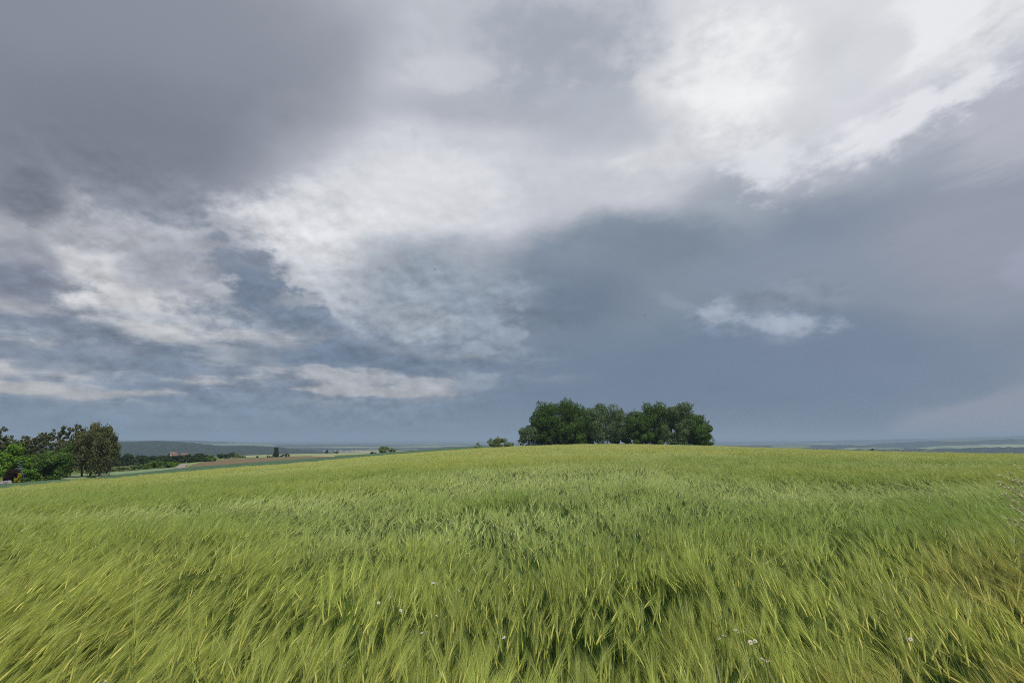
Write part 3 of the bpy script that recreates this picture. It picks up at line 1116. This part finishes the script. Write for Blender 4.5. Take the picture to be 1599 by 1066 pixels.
def crown_lobes(rng, H, W, D, hb, n, shape, lr):
    """centres and radii of the foliage masses"""
    out = []
    while len(out) < n:
        if shape == 'whorl':                     # tiers of boughs narrowing to the tip
            zf = rng.random() ** 1.3
            a_, q_ = rng.random() * 6.283, rng.uniform(.3, 1) * (1.02 - zf)
            out.append((np.array([q_ * W / 2 * math.cos(a_), q_ * D / 2 * math.sin(a_), hb + (H - hb) * (round(zf * 8) / 8 * .95 + .03)]), (.16 - .1 * zf) * W))
            continue
        p = rng.uniform(-1, 1, 3)
        q = (np.abs(p) ** 2.7).sum() ** (1 / 2.7)
        if q > 1 or q < .35:
            continue
        zf = (p[2] + 1) / 2
        w = {'round': 1.0, 'cone': 1.25 * (1 - zf) + .1, 'column': .9, 'dome': 1.15 if zf < .5 else 1.0, 'vase': .55 + .6 * zf}[shape]
        c = np.array([p[0] * W / 2 * .80 * w, p[1] * D / 2 * .80 * w, hb + (H - hb) * (.10 + .80 * zf)])
        r = rng.uniform(*lr) * min(W, D, (H - hb) * 1.2)
        out.append((c, r))
    return out


def build_crown(rng, H, W, D, hb, nl, per, size, shape='round', style='broad', flat=.8, lr=(.13, .23)):
    b = MB()
    lobes = crown_lobes(rng, H, W, D, hb, nl, shape, lr)
    for c, r in lobes:
        k = int(per * rng.uniform(.7, 1.3))
        v = rng.normal(0, 1, (k, 3))
        v /= np.linalg.norm(v, axis=1)[:, None]
        if style == 'broad':
            rad = r * rng.uniform(.55, 1.08, (k, 1)) ** .7
            p = c + v * rad * np.array([1, 1, flat])
            p[:, 2] = np.maximum(p[:, 2], .15)
            leaves(b, rng, p, v, size)
        else:                                  # hanging birch sprays
            p = c + v * r * rng.uniform(.3, 1.0, (k, 1)) * np.array([1, 1, .7])
            p[:, 2] -= rng.random(k) ** 2 * r * 2.2
            p[:, 2] = np.maximum(p[:, 2], .8)
            leaves(b, rng, p, v, size, droop=.75)
    # loose twigs breaking the outline
    for c, r in lobes[::2]:
        v = rng.normal(0, 1, 3)
        v[2] = abs(v[2]) + .3
        v /= np.linalg.norm(v)
        k = 14
        p = c + v * np.linspace(r * .8, r * 1.25, k)[:, None] + rng.normal(0, size * .35, (k, 3))
        p[:, 2] = np.maximum(p[:, 2], .15)
        leaves(b, rng, p, np.repeat(v[None], k, 0), size * .9)
    # spread the crown to the width and height it has in the photograph
    V = np.concatenate(b.v)
    lo, hi = np.percentile(V, 1.0, 0), np.percentile(V, 98.5, 0)
    tl, th_ = np.array([-W / 2, -D / 2, max(hb * .7, .1)]), np.array([W / 2, D / 2, H])
    f = (th_ - tl) / (hi - lo)
    b.v = [(v - lo) * f + tl for v in b.v]
    for v in b.v:
        v[:, 2] = np.maximum(v[:, 2], .05)
    return b, [((c - lo) * f + tl, r) for c, r in lobes]


def build_trunk(rng, H, hb, lobes, r0, stems=1, spread=.0):
    b = MB()
    top = hb + (H - hb) * .7
    for s in range(stems):
        ox = (s - (stems - 1) / 2) * spread
        n = 7
        z = np.linspace(-.25, top, n)
        wob = np.cumsum(rng.normal(0, H * .006, (n, 2)), 0)
        pts = np.stack([ox + ox * .8 * z / max(top, .1) + wob[:, 0], wob[:, 1], z], 1)
        b.tube(pts, r0 * np.linspace(1.15, .25, n), 7)
        for c, r in [lobes[i] for i in rng.permutation(len(lobes))[:6]]:
            j = rng.integers(2, n - 1)
            p = pts[j]
            if c[2] < p[2] - .5:
                continue
            mid = (p + c) / 2 + np.array([0, 0, .06 * H])
            b.tube(np.array([p, mid, c]), r0 * np.array([.42, .26, .08]), 5, cap=False)
    return b


def plant(name, label, cat, px, py_top, r, wpx, leaf, base_py=None, hb=.12, nl=26, per=150, size=.34, shape='round', style='broad', depth=None, stems=1, spread=.0,
          bark=None, r0=None, group=None, flat=.8, seed=0, sink=0.0, parts=True, blossom=0, lr=(.13, .23), trunk_name='trunk', crown_name='crown'):
    """one tree or shrub: its place and height read from the photograph at an estimated distance"""
    x, y, z = polar(px, r)
    top = EYE + r * tan_el(px, py_top)
    H = max(top - z, .35)
    W = r * (az_of(px + wpx / 2) - az_of(px - wpx / 2))
    D = depth or W
    rng = np.random.default_rng(1000 + seed * 7 + int(px * 3) + int(r))
    t = empty(name, (x, y, z - sink))
    tag(t, label, cat, group)
    b, lobes = build_crown(rng, H, W, D, hb * H, nl, per, size, shape, style, flat, lr)
    mats = [LEAF[leaf]]
    b.build(crown_name, mats, t)
    if blossom:
        fb = MB()
        idx = rng.integers(0, len(lobes), blossom)
        v = rng.normal(0, 1, (blossom, 3))
        v[:, 2] = np.abs(v[:, 2])
        v /= np.linalg.norm(v, axis=1)[:, None]
        p = np.array([lobes[i][0] for i in idx]) + v * np.array([lobes[i][1] for i in idx])[:, None] * 1.02
        leaves(fb, rng, p, v, size * .7)
        fb.build('blossom', [LEAF['blossom']], t)
    build_trunk(rng, H, hb * H, lobes, r0 or (.02 + .016 * H), stems, spread).build(trunk_name, bark or M_BARK, t, smooth=True)
    return t


G = 'trees of the round copse on the brow'
plant('broadleaf_tree', 'dark broad maple-like tree, tallest of the copse, at its left end', 'tree', 876, 628, 163, 84, 'dark', nl=80, per=220, hb=.04, shape='dome', group=G, depth=11, lr=(.10, .19))
plant('broadleaf_tree', 'dark rounded tree sloping down at the far left side of the copse', 'tree', 846, 647, 160, 44, 'dark', nl=28, per=246, hb=.06, shape='dome', group=G, depth=7)
plant('shrub', 'low pale flowering shrub at the foot of the left side of the copse', 'shrub', 825, 668, 157, 30, 'grey', nl=18, per=174, hb=.03, shape='dome', blossom=160)
plant('shrub', 'small light green shrub in front of the dark tallest tree', 'shrub', 900, 655, 156, 30, 'mid', nl=18, per=217, hb=.05, shape='round')
plant('willow_tree', 'grey green willow with white slanting trunks in the middle of the copse', 'tree', 948, 633, 158, 62, 'grey', nl=40, per=275, hb=.16, shape='dome', stems=3, spread=1.2, bark=M_PALEBARK, r0=.16, depth=9)
plant('broadleaf_tree', 'darker grey green tree behind between the tallest tree and the willow', 'tree', 917, 640, 166, 36, 'mid', nl=26, per=246, hb=.1, group=G)
plant('shrub', 'bright green bush right of the white-trunked willow', 'shrub', 1000, 650, 157, 34, 'mid', nl=26, per=261, hb=.02, shape='dome', depth=6)
plant('broadleaf_tree', 'dark tree in the gap right of the willow, set back in the copse', 'tree', 992, 644, 168, 30, 'dark', nl=24, per=232, hb=.08, group=G)
plant('broadleaf_tree', 'dark green upright tree with a high top in the right half of the copse', 'tree', 1024, 631, 160, 46, 'dark', nl=34, per=275, hb=.03, shape='dome', group=G, depth=9)
plant('broadleaf_tree', 'grey green tree with a pale whitish flowering top in the copse', 'tree', 1062, 631, 160, 48, 'grey', nl=34, per=275, hb=.03, shape='dome', group=G, blossom=260, depth=9)
plant('broadleaf_tree', 'lower mid green tree at the right-hand end of the copse', 'tree', 1093, 649, 159, 40, 'mid', nl=30, per=261, hb=.03, shape='dome', group=G, depth=8)
plant('shrub', 'dark low shrub at the foot of the right end of the copse', 'shrub', 1103, 671, 157, 20, 'dark', nl=16, per=174, hb=.02, shape='dome')
plant('shrub', 'grey green undergrowth bush below the pale-topped tree', 'shrub', 1055, 663, 155, 50, 'grey', nl=22, per=217, hb=.02, shape='dome', depth=5)
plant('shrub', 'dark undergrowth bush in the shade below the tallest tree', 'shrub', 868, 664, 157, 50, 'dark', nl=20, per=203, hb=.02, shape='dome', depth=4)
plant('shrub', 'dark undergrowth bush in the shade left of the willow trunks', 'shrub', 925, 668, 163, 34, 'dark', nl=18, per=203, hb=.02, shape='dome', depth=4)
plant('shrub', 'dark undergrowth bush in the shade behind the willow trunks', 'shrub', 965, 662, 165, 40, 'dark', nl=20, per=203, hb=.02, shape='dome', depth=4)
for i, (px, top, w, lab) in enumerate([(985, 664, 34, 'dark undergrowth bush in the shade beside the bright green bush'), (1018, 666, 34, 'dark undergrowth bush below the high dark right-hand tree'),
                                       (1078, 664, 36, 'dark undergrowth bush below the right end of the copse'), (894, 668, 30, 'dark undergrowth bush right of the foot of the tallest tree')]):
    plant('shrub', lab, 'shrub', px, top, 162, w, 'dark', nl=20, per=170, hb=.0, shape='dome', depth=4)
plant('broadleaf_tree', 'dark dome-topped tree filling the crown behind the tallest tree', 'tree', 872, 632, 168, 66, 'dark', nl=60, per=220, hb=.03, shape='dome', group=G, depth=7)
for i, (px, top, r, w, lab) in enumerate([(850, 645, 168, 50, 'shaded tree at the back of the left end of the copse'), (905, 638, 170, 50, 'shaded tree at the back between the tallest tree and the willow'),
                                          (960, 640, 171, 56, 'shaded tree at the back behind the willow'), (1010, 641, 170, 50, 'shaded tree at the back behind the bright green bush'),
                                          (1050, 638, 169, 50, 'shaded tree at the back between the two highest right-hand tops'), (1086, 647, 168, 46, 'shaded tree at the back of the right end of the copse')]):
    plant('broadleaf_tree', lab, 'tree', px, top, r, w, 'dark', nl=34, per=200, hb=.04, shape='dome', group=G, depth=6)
# bushes on the brow, left of the copse
plant('shrub', 'round bush with pale blossoms on the brow, just left of the copse', 'shrub', 781, 684, 160, 36, 'lightbush', nl=20, per=159, hb=.05, shape='dome', blossom=90)
plant('shrub', 'tiny scraggy bush on the brow, left of the blossoming bush', 'shrub', 745, 691.5, 163, 12, 'lightbush', nl=8, per=40, hb=.1, size=.25)
plant('shrub', 'round loose green bush on the crest of the field, the larger of two', 'shrub', 600, 697.5, 215, 17, 'lightbush', nl=18, per=100, hb=.08, shape='dome')
plant('shrub', 'small pale bush beside the round bush on the crest of the field', 'shrub', 613, 700, 218, 11, 'lightbush', nl=12, per=70, hb=.08)
plant('shrub', 'dark little bush left of the round bush on the crest', 'shrub', 583, 705, 240, 10, 'hedge', nl=9, per=50, hb=.05)
plant('shrub', 'tiny dark bush on the pale field, far in the distance', 'shrub', 511, 702, 640, 5, 'hedge', nl=8, per=40, hb=.05, size=.7)
plant('shrub', 'tiny low bush on the edge of the pale field', 'shrub', 526, 704, 630, 7, 'hedge', nl=8, per=40, hb=.05, size=.7)
plant('poplar_tree', 'lone slim dark tree standing up behind the ploughed field', 'tree', 432.5, 698.5, 372, 9, 'hedge', nl=20, per=120, hb=.08, shape='column', size=.5)
plant('shrub', 'small dark bush right of the lone slim tree', 'shrub', 446, 708, 374, 13, 'hedge', nl=12, per=70, hb=.05, size=.5)
plant('shrub', 'flat little bush left of the lone slim tree', 'shrub', 424, 711, 372, 10, 'hedge', nl=8, per=50, hb=.05, size=.45)
plant('shrub', 'small speck of a bush between the lone tree and the dark clump', 'shrub', 404, 711.5, 378, 4, 'hedge', nl=6, per=30, hb=.05, size=.4)
for i, (px, top, w, lab) in enumerate([(348, 708.5, 14, 'dark bush at the left end of the clump behind the ploughed field'), (360, 706.5, 16, 'tallest bush of the dark clump behind the ploughed field'),
                                       (372, 709, 13, 'paler bush at the right end of the clump behind the ploughed field'), (381, 711.5, 9, 'last low bush trailing off right of the dark clump')]):
    plant('shrub', lab, 'shrub', px, top, 392, w, 'hedge' if i < 2 else 'lightbush', nl=16, per=90, hb=.03, size=.55, group='bushes of the clump behind the ploughed field')
# the dark row of trees down in the dip, and the lighter bushes before it
rowx = [(178, 708), (190, 709), (201, 709.5), (212, 711), (222, 711.5), (232, 712.5), (243, 712), (254, 712), (265, 711), (276, 711.5), (287, 711), (298, 710), (308, 709), (318, 708.5), (328, 711)]
ords = ['first', 'second', 'third', 'fourth', 'fifth', 'sixth', 'seventh', 'eighth', 'ninth', 'tenth', 'eleventh', 'twelfth', 'thirteenth', 'fourteenth', 'last']
for i, (px, top) in enumerate(rowx):
    plant('broadleaf_tree', '%s tree from the left in the dark row beyond the light bushes' % ords[i], 'tree', px, top, 285, 18, 'hedge' if i < 14 else 'mid', nl=20, per=110, hb=.05, shape='dome', size=.6,
          group='dark row of trees in the dip')
for i, (px, top, w, lf, lab) in enumerate([(178, 731, 20, 'lightbush', 'pale bush beside the drooping birch, first of the light bush row'), (196, 728, 22, 'lightbush', 'pale flowering bush, second of the light bush row'),
                                           (213, 726.5, 20, 'lightbush', 'pale bush in the middle of the light bush row'), (230, 725.5, 20, 'mid', 'green bush left of the largest bush of the light row'),
                                           (252, 719.5, 32, 'mid', 'largest round green bush of the light bush row'), (273, 721, 22, 'fresh', 'bright green bush at the right end of the light bush row'),
                                           (205, 733, 26, 'lightbush', 'low pale scrub before the second bush of the light row'), (238, 732, 26, 'lightbush', 'low scrub at the foot of the largest bush of the light row')]):
    plant('shrub', lab, 'shrub', px, top, 182 + (i % 3) * 5 - (6 if i > 5 else 0), w, lf, nl=20, per=110, hb=.03, shape='dome', size=.42, blossom=60 if i < 2 else 0, group='light bushes along the meadow')
# the garden trees on the left
GB = 'thin brownish trees behind the garden'
plant('birch_tree', 'large drooping brownish birch standing at the field edge', 'tree', 149, 668, 128, 58, 'birch', nl=120, per=240, hb=.16, shape='dome', style='birch', stems=3, spread=1.6, r0=.17, size=.23, depth=8.5, lr=(.08, .15))
for i, (px, top, w, r, lab) in enumerate([(116, 665, 26, 136, 'tall thin brownish tree right behind the drooping birch'), (91, 667, 22, 138, 'tall open-topped brownish tree, second left of the drooping birch'),
                                          (69, 677, 20, 140, 'sparse brownish tree behind the rounded green garden tree'), (54, 684, 16, 141, 'slender sparse brownish tree with a see-through crown'),
                                          (38, 682, 18, 142, 'sparse brownish tree behind the blue spruce'), (16, 684, 20, 138, 'low bushy brownish tree behind the bright green tree'),
                                          (-1, 670, 18, 138, 'tall brownish tree cut by the left picture edge'), (104, 690, 30, 134, 'lower dense brownish tree between the birch and the green garden tree')]):
    plant('birch_tree', lab, 'tree', px, top, r, w, 'birch', nl=120 if i < 7 else 60, per=26 if i < 7 else 120, hb=.34 if i < 7 else .1, shape='vase' if i < 7 else 'dome', style='broad', size=.22, r0=.10, group=GB, lr=(.045, .10) if i < 7 else (.09, .16))
plant('broadleaf_tree', 'bright green leafy tree at the left edge of the picture', 'tree', 8, 697, 108, 46, 'fresh', nl=40, per=180, hb=.06, shape='dome', size=.3, depth=6)
plant('broadleaf_tree', 'dark green tree behind the blue spruce', 'tree', 42, 712, 118, 34, 'dark', nl=26, per=150, hb=.06, shape='dome', size=.3, depth=5)
plant('broadleaf_tree', 'rounded mid green garden tree with a wide low crown', 'tree', 80, 708, 113, 58, 'mid', nl=50, per=190, hb=.14, shape='dome', size=.3, depth=6.5)
plant('broadleaf_tree', 'green tree with a lit top between the birch and the round garden tree', 'tree', 106, 697, 124, 26, 'mid', nl=24, per=140, hb=.1, shape='round', size=.3)
plant('spruce_tree', 'small blue grey spruce in the garden', 'tree', 36, 720, 107, 18, 'blue', nl=90, per=40, hb=.04, shape='whorl', size=.16, flat=.5)
plant('shrub', 'dark purple leaved shrub below the blue spruce', 'shrub', 27, 734, 104, 22, 'purple', nl=22, per=140, hb=.02, shape='dome', size=.24)
plant('shrub', 'bright yellow shrub right of the dark purple shrub', 'shrub', 37, 739.5, 101, 11, 'yellow', nl=16, per=110, hb=.02, shape='dome', size=.16)
plant('shrub', 'round clipped green bush below the garden tree', 'shrub', 59, 733, 103, 18, 'fresh', nl=20, per=150, hb=.03, shape='round', size=.2)
plant('shrub', 'low green shrub right of the yellow shrub', 'shrub', 47, 746, 100, 12, 'mid', nl=12, per=90, hb=.02, shape='dome', size=.18)
plant('shrub', 'low shrub covered in white blossom at the garden edge', 'shrub', 19, 750, 97, 19, 'blossom', nl=16, per=90, hb=.02, shape='dome', size=.17)
plant('shrub', 'low green bush at the left picture edge by the white blossom', 'shrub', 3, 751, 98, 20, 'mid', nl=14, per=110, hb=.02, shape='dome', size=.2)
plant('shrub', 'dark low shrub under the drooping birch', 'shrub', 150, 743, 122, 14, 'dark', nl=10, per=80, hb=.02, shape='dome', size=.2)
plant('shrub', 'low dark hedge bush at the foot of the round garden tree', 'shrub', 92, 741, 111, 26, 'dark', nl=16, per=100, hb=.02, shape='dome', size=.24)
plant('shrub', 'russet bush top showing over the crest of the field at the right', 'shrub', 1361, 701, 134, 9, 'russet', nl=10, per=60, hb=.02, shape='dome', size=.2)

# ================================================================ houses, far off
M_WALL = soil_mat('rendered wall', [(0.3, (206, 200, 188)), (0.7, (226, 222, 212))], .8)
M_ROOF = soil_mat('red roof tiles', [(0.3, (120, 90, 78)), (0.7, (142, 110, 98))], 1.2, stretch=(1, 4, 1))
M_GREYROOF = soil_mat('weathered roof tiles', [(0.3, (120, 84, 70)), (0.7, (150, 112, 94))], 1.2)
M_PANE = soil_mat('window glass', [(0.3, (40, 46, 54)), (0.7, (58, 66, 76))], .5, rough=.1)


def house(label, x, y, z, rot, w, d, h, rise, roof, group=None, windows=True):
    t = empty('house', (x, y, z))
    t.rotation_euler[2] = rot
    tag(t, label, 'house', group)
    b = MB()
    q = lambda *p: b.quads([p])
    a, e = w / 2, d / 2
    c = [(-a, -e), (a, -e), (a, e), (-a, e)]
    for i in range(4):
        p, n = c[i], c[(i + 1) % 4]
        q((*p, -1), (*n, -1), (*n, h), (*p, h))
    b.tris([[(a, -e, h), (a, e, h), (a, 0, h + rise)], [(-a, e, h), (-a, -e, h), (-a, 0, h + rise)]])
    b.build('wall', M_WALL, t)
    b = MB()
    o, s = .5, rise / e
    for sg in (-1, 1):
        y0, z0 = sg * (e + o), h - o * s + .05
        p = [(-a - o, y0, z0), (a + o, y0, z0), (a + o, 0, h + rise + .05), (-a - o, 0, h + rise + .05)]
        if sg > 0:
            p = p[::-1]
        b.quads([p, [(u[0], u[1], u[2] + .22) for u in p]])
        b.quads([[p[0], p[1], (p[1][0], p[1][1], p[1][2] + .22), (p[0][0], p[0][1], p[0][2] + .22)]])
    rf = b.build('roof', roof, t)
    if windows:
        for sx in (-.28, .28):
            for zz in (1.0, 3.4):
                if zz + 1.3 < h:
                    b = MB()
                    x0 = sx * w
                    b.quads([[(x0 - .55, -e - .03, zz), (x0 + .55, -e - .03, zz), (x0 + .55, -e - .03, zz + 1.3), (x0 - .55, -e - .03, zz + 1.3)]])
                    b.build('window', M_PANE, t)
    b = MB()
    b.tube([(w * .2, .6, h + rise * .5), (w * .2, .6, h + rise + .8)], .35, 4)
    b.build('chimney', M_GREYROOF, rf)
    return t


for px, r, lab in ((275.5, 480, 'left one of two houses whose red roofs show over the dark tree row'), (290, 490, 'right one of two houses whose red roofs show over the dark tree row')):
    x, y, z = polar(px, r)
    top = EYE + r * tan_el(px, 711.1)
    house(lab, x, y, z, az_of(px) * -1 + .1, 2.6 if px < 280 else 3.6, 5, max(top - z - 1.6, 2.5), 1.6, M_ROOF)
hr = np.random.default_rng(5)
for i, px in enumerate((482, 490, 499, 507, 516, 524, 533, 541, 549, 556, 563, 571)):
    r = 3050 + hr.uniform(-120, 120)
    x, y, z = polar(px, r)
    house('pale house with a brownish roof, one of the village far down the valley', x, y, z, hr.uniform(0, 3), hr.uniform(10, 16), 9, 6, 4.5, M_GREYROOF, 'village houses far down in the valley', windows=False)
x, y, z = polar(1245, 2700)
house('small white building alone in the valley beyond the right-hand field', x, y, z, .3, 14, 9, 11, 5, M_GREYROOF, windows=False)
x, y, z = polar(273, 1250)
house('single pale house on the valley side above the dark tree row', x, y, EYE + 1250 * tan_el(273, 706) - 9, .4, 10, 8, 6, 4, M_GREYROOF, windows=False)

# ================================================================ flowers in the crop
M_PETAL = leaf_mat('white petal', (226, 224, 226), (244, 244, 244), trans=.3)
M_DISC = soil_mat('yellow disc', [(0.3, (196, 150, 20)), (0.7, (226, 184, 40))], 40)
M_FSTEM = leaf_mat('chamomile stem', (70, 104, 48), (98, 132, 60), trans=.2)


def daisy(parent, p, rng):
    up = np.array([rng.normal(0, .5), rng.normal(-.1, .5), 1.0])
    up /= np.linalg.norm(up)
    s = np.cross(up, [0, 1, .2])
    s /= np.linalg.norm(s)
    t = np.cross(up, s)
    R = rng.uniform(.0075, .011)
    b = MB()
    np_ = 14
    for k in range(np_):
        a = 6.283 * k / np_ + rng.normal(0, .06)
        d, e = s * math.cos(a) + t * math.sin(a), -s * math.sin(a) + t * math.cos(a)
        dr = -up * R * rng.uniform(.05, .35)
        i0, m, o = p + d * R * .25, p + d * R * .7 + dr * .4, p + d * R + dr
        w = R * .2
        b.quads([[i0 - e * w * .5, i0 + e * w * .5, m + e * w, m - e * w], [m - e * w, m + e * w, o + e * w * .5, o - e * w * .5]])
    f = b.build('flower', M_PETAL, parent)
    b = MB()
    th = np.linspace(0, 6.283, 10, endpoint=False)
    rings = []
    for q, h in ((.36, 0), (.33, .18), (.2, .32), (.03, .38)):
        rings.append(p + up * R * h + (s[None] * np.cos(th)[:, None] + t[None] * np.sin(th)[:, None]) * R * q)
    b.grid(np.array(rings), wrap=True)
    b.build('flower_centre', M_DISC, f, smooth=True)


def chamomile(label, heads, hz_=.90):
    rng = np.random.default_rng(int(heads[0][0]))
    P = []
    for px, py in heads:
        d = direction(px, py)
        h = hz_ + rng.uniform(-.02, .03)
        k = 6.0
        for _ in range(20):
            x, y = d.x * k, d.y * k
            k = k + ((float(ground(x, y)) + h) - (EYE + d.z * k)) / d.z * .7
        P.append(np.array([d.x * k, d.y * k, EYE + d.z * k]))
    c = np.mean(P, 0)
    bx, by = c[0], c[1] - .12
    bz = float(ground(bx, by))
    t = tag(empty('chamomile', (bx, by, bz)), label, 'flower', 'chamomile plants among the barley')
    o = np.array([bx, by, bz])
    b = MB()
    fork = np.array([0, .05, .62])
    b.tube(np.array([[0, 0, -.03], [0, .015, .3], fork]), [.003, .0026, .002], 5)
    for p in P:
        q = p - o
        b.tube(np.array([fork, (fork + q) / 2 + np.array([0, -.01, .01]), q]), [.0018, .0015, .0012], 4)
    for k in range(10):                         # feathery leaves
        z = rng.uniform(.25, .75)
        a = rng.random() * 6.283
        dr = np.array([math.cos(a), math.sin(a), .5]) * .05
        p0 = np.array([0, .03, z])
        b.tris([[p0 + np.array([.004, 0, 0]), p0 - np.array([.004, 0, 0]), p0 + dr]])
    b.build('stem', M_FSTEM, t)
    for p in P:
        daisy(t, p - o, rng)
    return t


for lab, heads in (
        ('single chamomile head at the back, leftmost of the middle flower patch', [(612, 896)]),
        ('brightest chamomile pair at the back of the middle flower patch', [(670, 907), (683, 911), (677, 909)]),
        ('chamomile with two small heads at the right of the middle flower patch', [(717, 921), (730, 921)]),
        ('chamomile with three heads at the left front of the middle flower patch', [(573, 922), (580, 943), (591, 940)]),
        ('chamomile with two heads in the heart of the middle flower patch', [(609, 932), (626, 952)]),
        ('lone chamomile head right of the heart of the middle flower patch', [(682, 960)]),
        ('chamomile with two faint heads lowest in the middle flower patch', [(667, 986), (658, 987)]),
        ('lone pale chamomile head near the bottom centre of the field', [(786, 994)]),
        ('chamomile with two heads at the left of the right-hand flower patch', [(1123, 996), (1131, 991)]),
        ('chamomile with three crowded white heads, brightest of the right-hand patch', [(1148, 982), (1153, 987), (1160, 985)]),
        ('chamomile with yellowish heads right of the brightest right-hand one', [(1172, 1002), (1179, 1000)]),
        ('chamomile with three heads lowest in the right-hand flower patch', [(1190, 1027), (1195, 1030), (1201, 1031)]),
        ('lone small chamomile head far right in the near barley', [(1417, 996), (1422, 997)]),
        ('lone chamomile head on the bottom edge at the left', [(166, 1062)])):
    chamomile(lab, heads)

# ================================================================ tall feathery grass at the right-hand margin
M_STRAW = leaf_mat('pale grass panicle', (190, 194, 138), (224, 222, 176), trans=.3)
rng = np.random.default_rng(21)
x, y, z = polar(1668, 5.2)
tg = tag(empty('grass_tuft', (x, y, z)), 'tall tuft of pale feathery grass leaning in at the right edge', 'grass')
b = MB()
for i in range(26):
    e_px, e_py = 1552 + 8 * rng.random() + i * 3.2, 732 + (i % 7) * 14 + rng.normal(0, 5)
    d = direction(e_px, e_py)
    k = (5.2 + rng.uniform(-.4, .3)) / math.hypot(d.x, d.y)
    tip = np.array([d.x * k, d.y * k, EYE + d.z * k]) - np.array([x, y, z])
    p0 = np.array([rng.normal(0, .12), rng.normal(0, .12), 0])
    top = np.array([p0[0] * .5 - .02, p0[1], tip[2] * .86])
    tt = np.linspace(0, 1, 12)[:, None]
    path = (1 - tt) ** 2 * p0 + 2 * tt * (1 - tt) * (top + (p0 - top) * .1 + np.array([.12, 0, .06])) + tt ** 2 * tip
    b.tube(path, np.linspace(.0022, .0008, 12), 4)
    pb = MB()
    for k2 in range(150):                        # spikelets along the last third
        f = rng.uniform(.55, 1)
        j = f * 11
        j0 = min(int(j), 10)
        q = path[j0] + (path[j0 + 1] - path[j0]) * (j - j0)
        dd = path[j0 + 1] - path[j0]
        dd = dd / np.linalg.norm(dd)
        o = dd * .9 + rng.normal(0, .33, 3)
        o /= np.linalg.norm(o)
        L = rng.uniform(.03, .07) * (1.3 - f * .8)
        s = np.cross(o, rng.normal(0, 1, 3))
        s /= np.linalg.norm(s)
        pb.quads([[q, q + o * L * .5 + s * .0045, q + o * L, q + o * L * .5 - s * .0045]])
    pb.build('panicle', M_STRAW, tg)
for i in range(30):
    p0 = np.array([rng.normal(0, .15), rng.normal(0, .15), 0])
    lp, _ = bend(p0, rng.normal(-1.0, .6), .1, math.radians(rng.uniform(50, 110)), rng.uniform(.6, 1.0), 6)
    b.ribbon(lp, np.array([.6, 1, 1, .8, .5, .05]) * .007, np.array([rng.normal(), rng.normal(), 0]) / 1.5, 0)
b.build('stem', M_STRAW, tg)

# ================================================================ two birds in the distance
M_BIRD = soil_mat('dark plumage', [(0.3, (24, 24, 28)), (0.7, (44, 44, 48))], 8)


def bird(label, px, py, r, rot):
    d = direction(px, py)
    k = r
    b = MB()
    n = 9
    t = np.linspace(0, 1, n)
    body = np.stack([0 * t, (t - .5) * .34, .02 * np.sin(t * 3.14)], 1)
    b.tube(body, .045 * np.array([.15, .6, .95, 1, .95, .75, .7, .6, .1]), 8)
    for sg in (-1, 1):                           # raised, swept-back wings
        s = np.linspace(0, 1, 6)
        lead = np.stack([sg * s * .42, .08 + .06 * np.sin(s * 3) - .12 * s ** 2, .03 + .14 * np.sin(s * 2.2)], 1)
        w = np.interp(s, [0, .5, 1], [.15, .13, .02])
        trail = lead - np.stack([0 * s, w, 0 * s], 1)
        b.grid(np.stack([lead + [0, 0, .006], trail + [0, 0, .004]]))
        b.grid(np.stack([trail - [0, 0, .004], lead - [0, 0, .006]]))
    b.quads([[(-.03, -.14, 0), (.03, -.14, 0), (.06, -.27, .005), (-.06, -.27, .005)]])
    o = b.build('bird', M_BIRD, smooth=True)
    o.location = (d.x * k, d.y * k, EYE + d.z * k)
    o.rotation_euler = (0, .2, rot)
    tag(o, label, 'bird')


bird('tiny dark bird flying high before the grey cloud left of centre', 679, 421, 140, 1.2)
bird('tiny dark bird flying against the blue rain cloud near the lone small cloud', 1007, 492, 140, -.9)
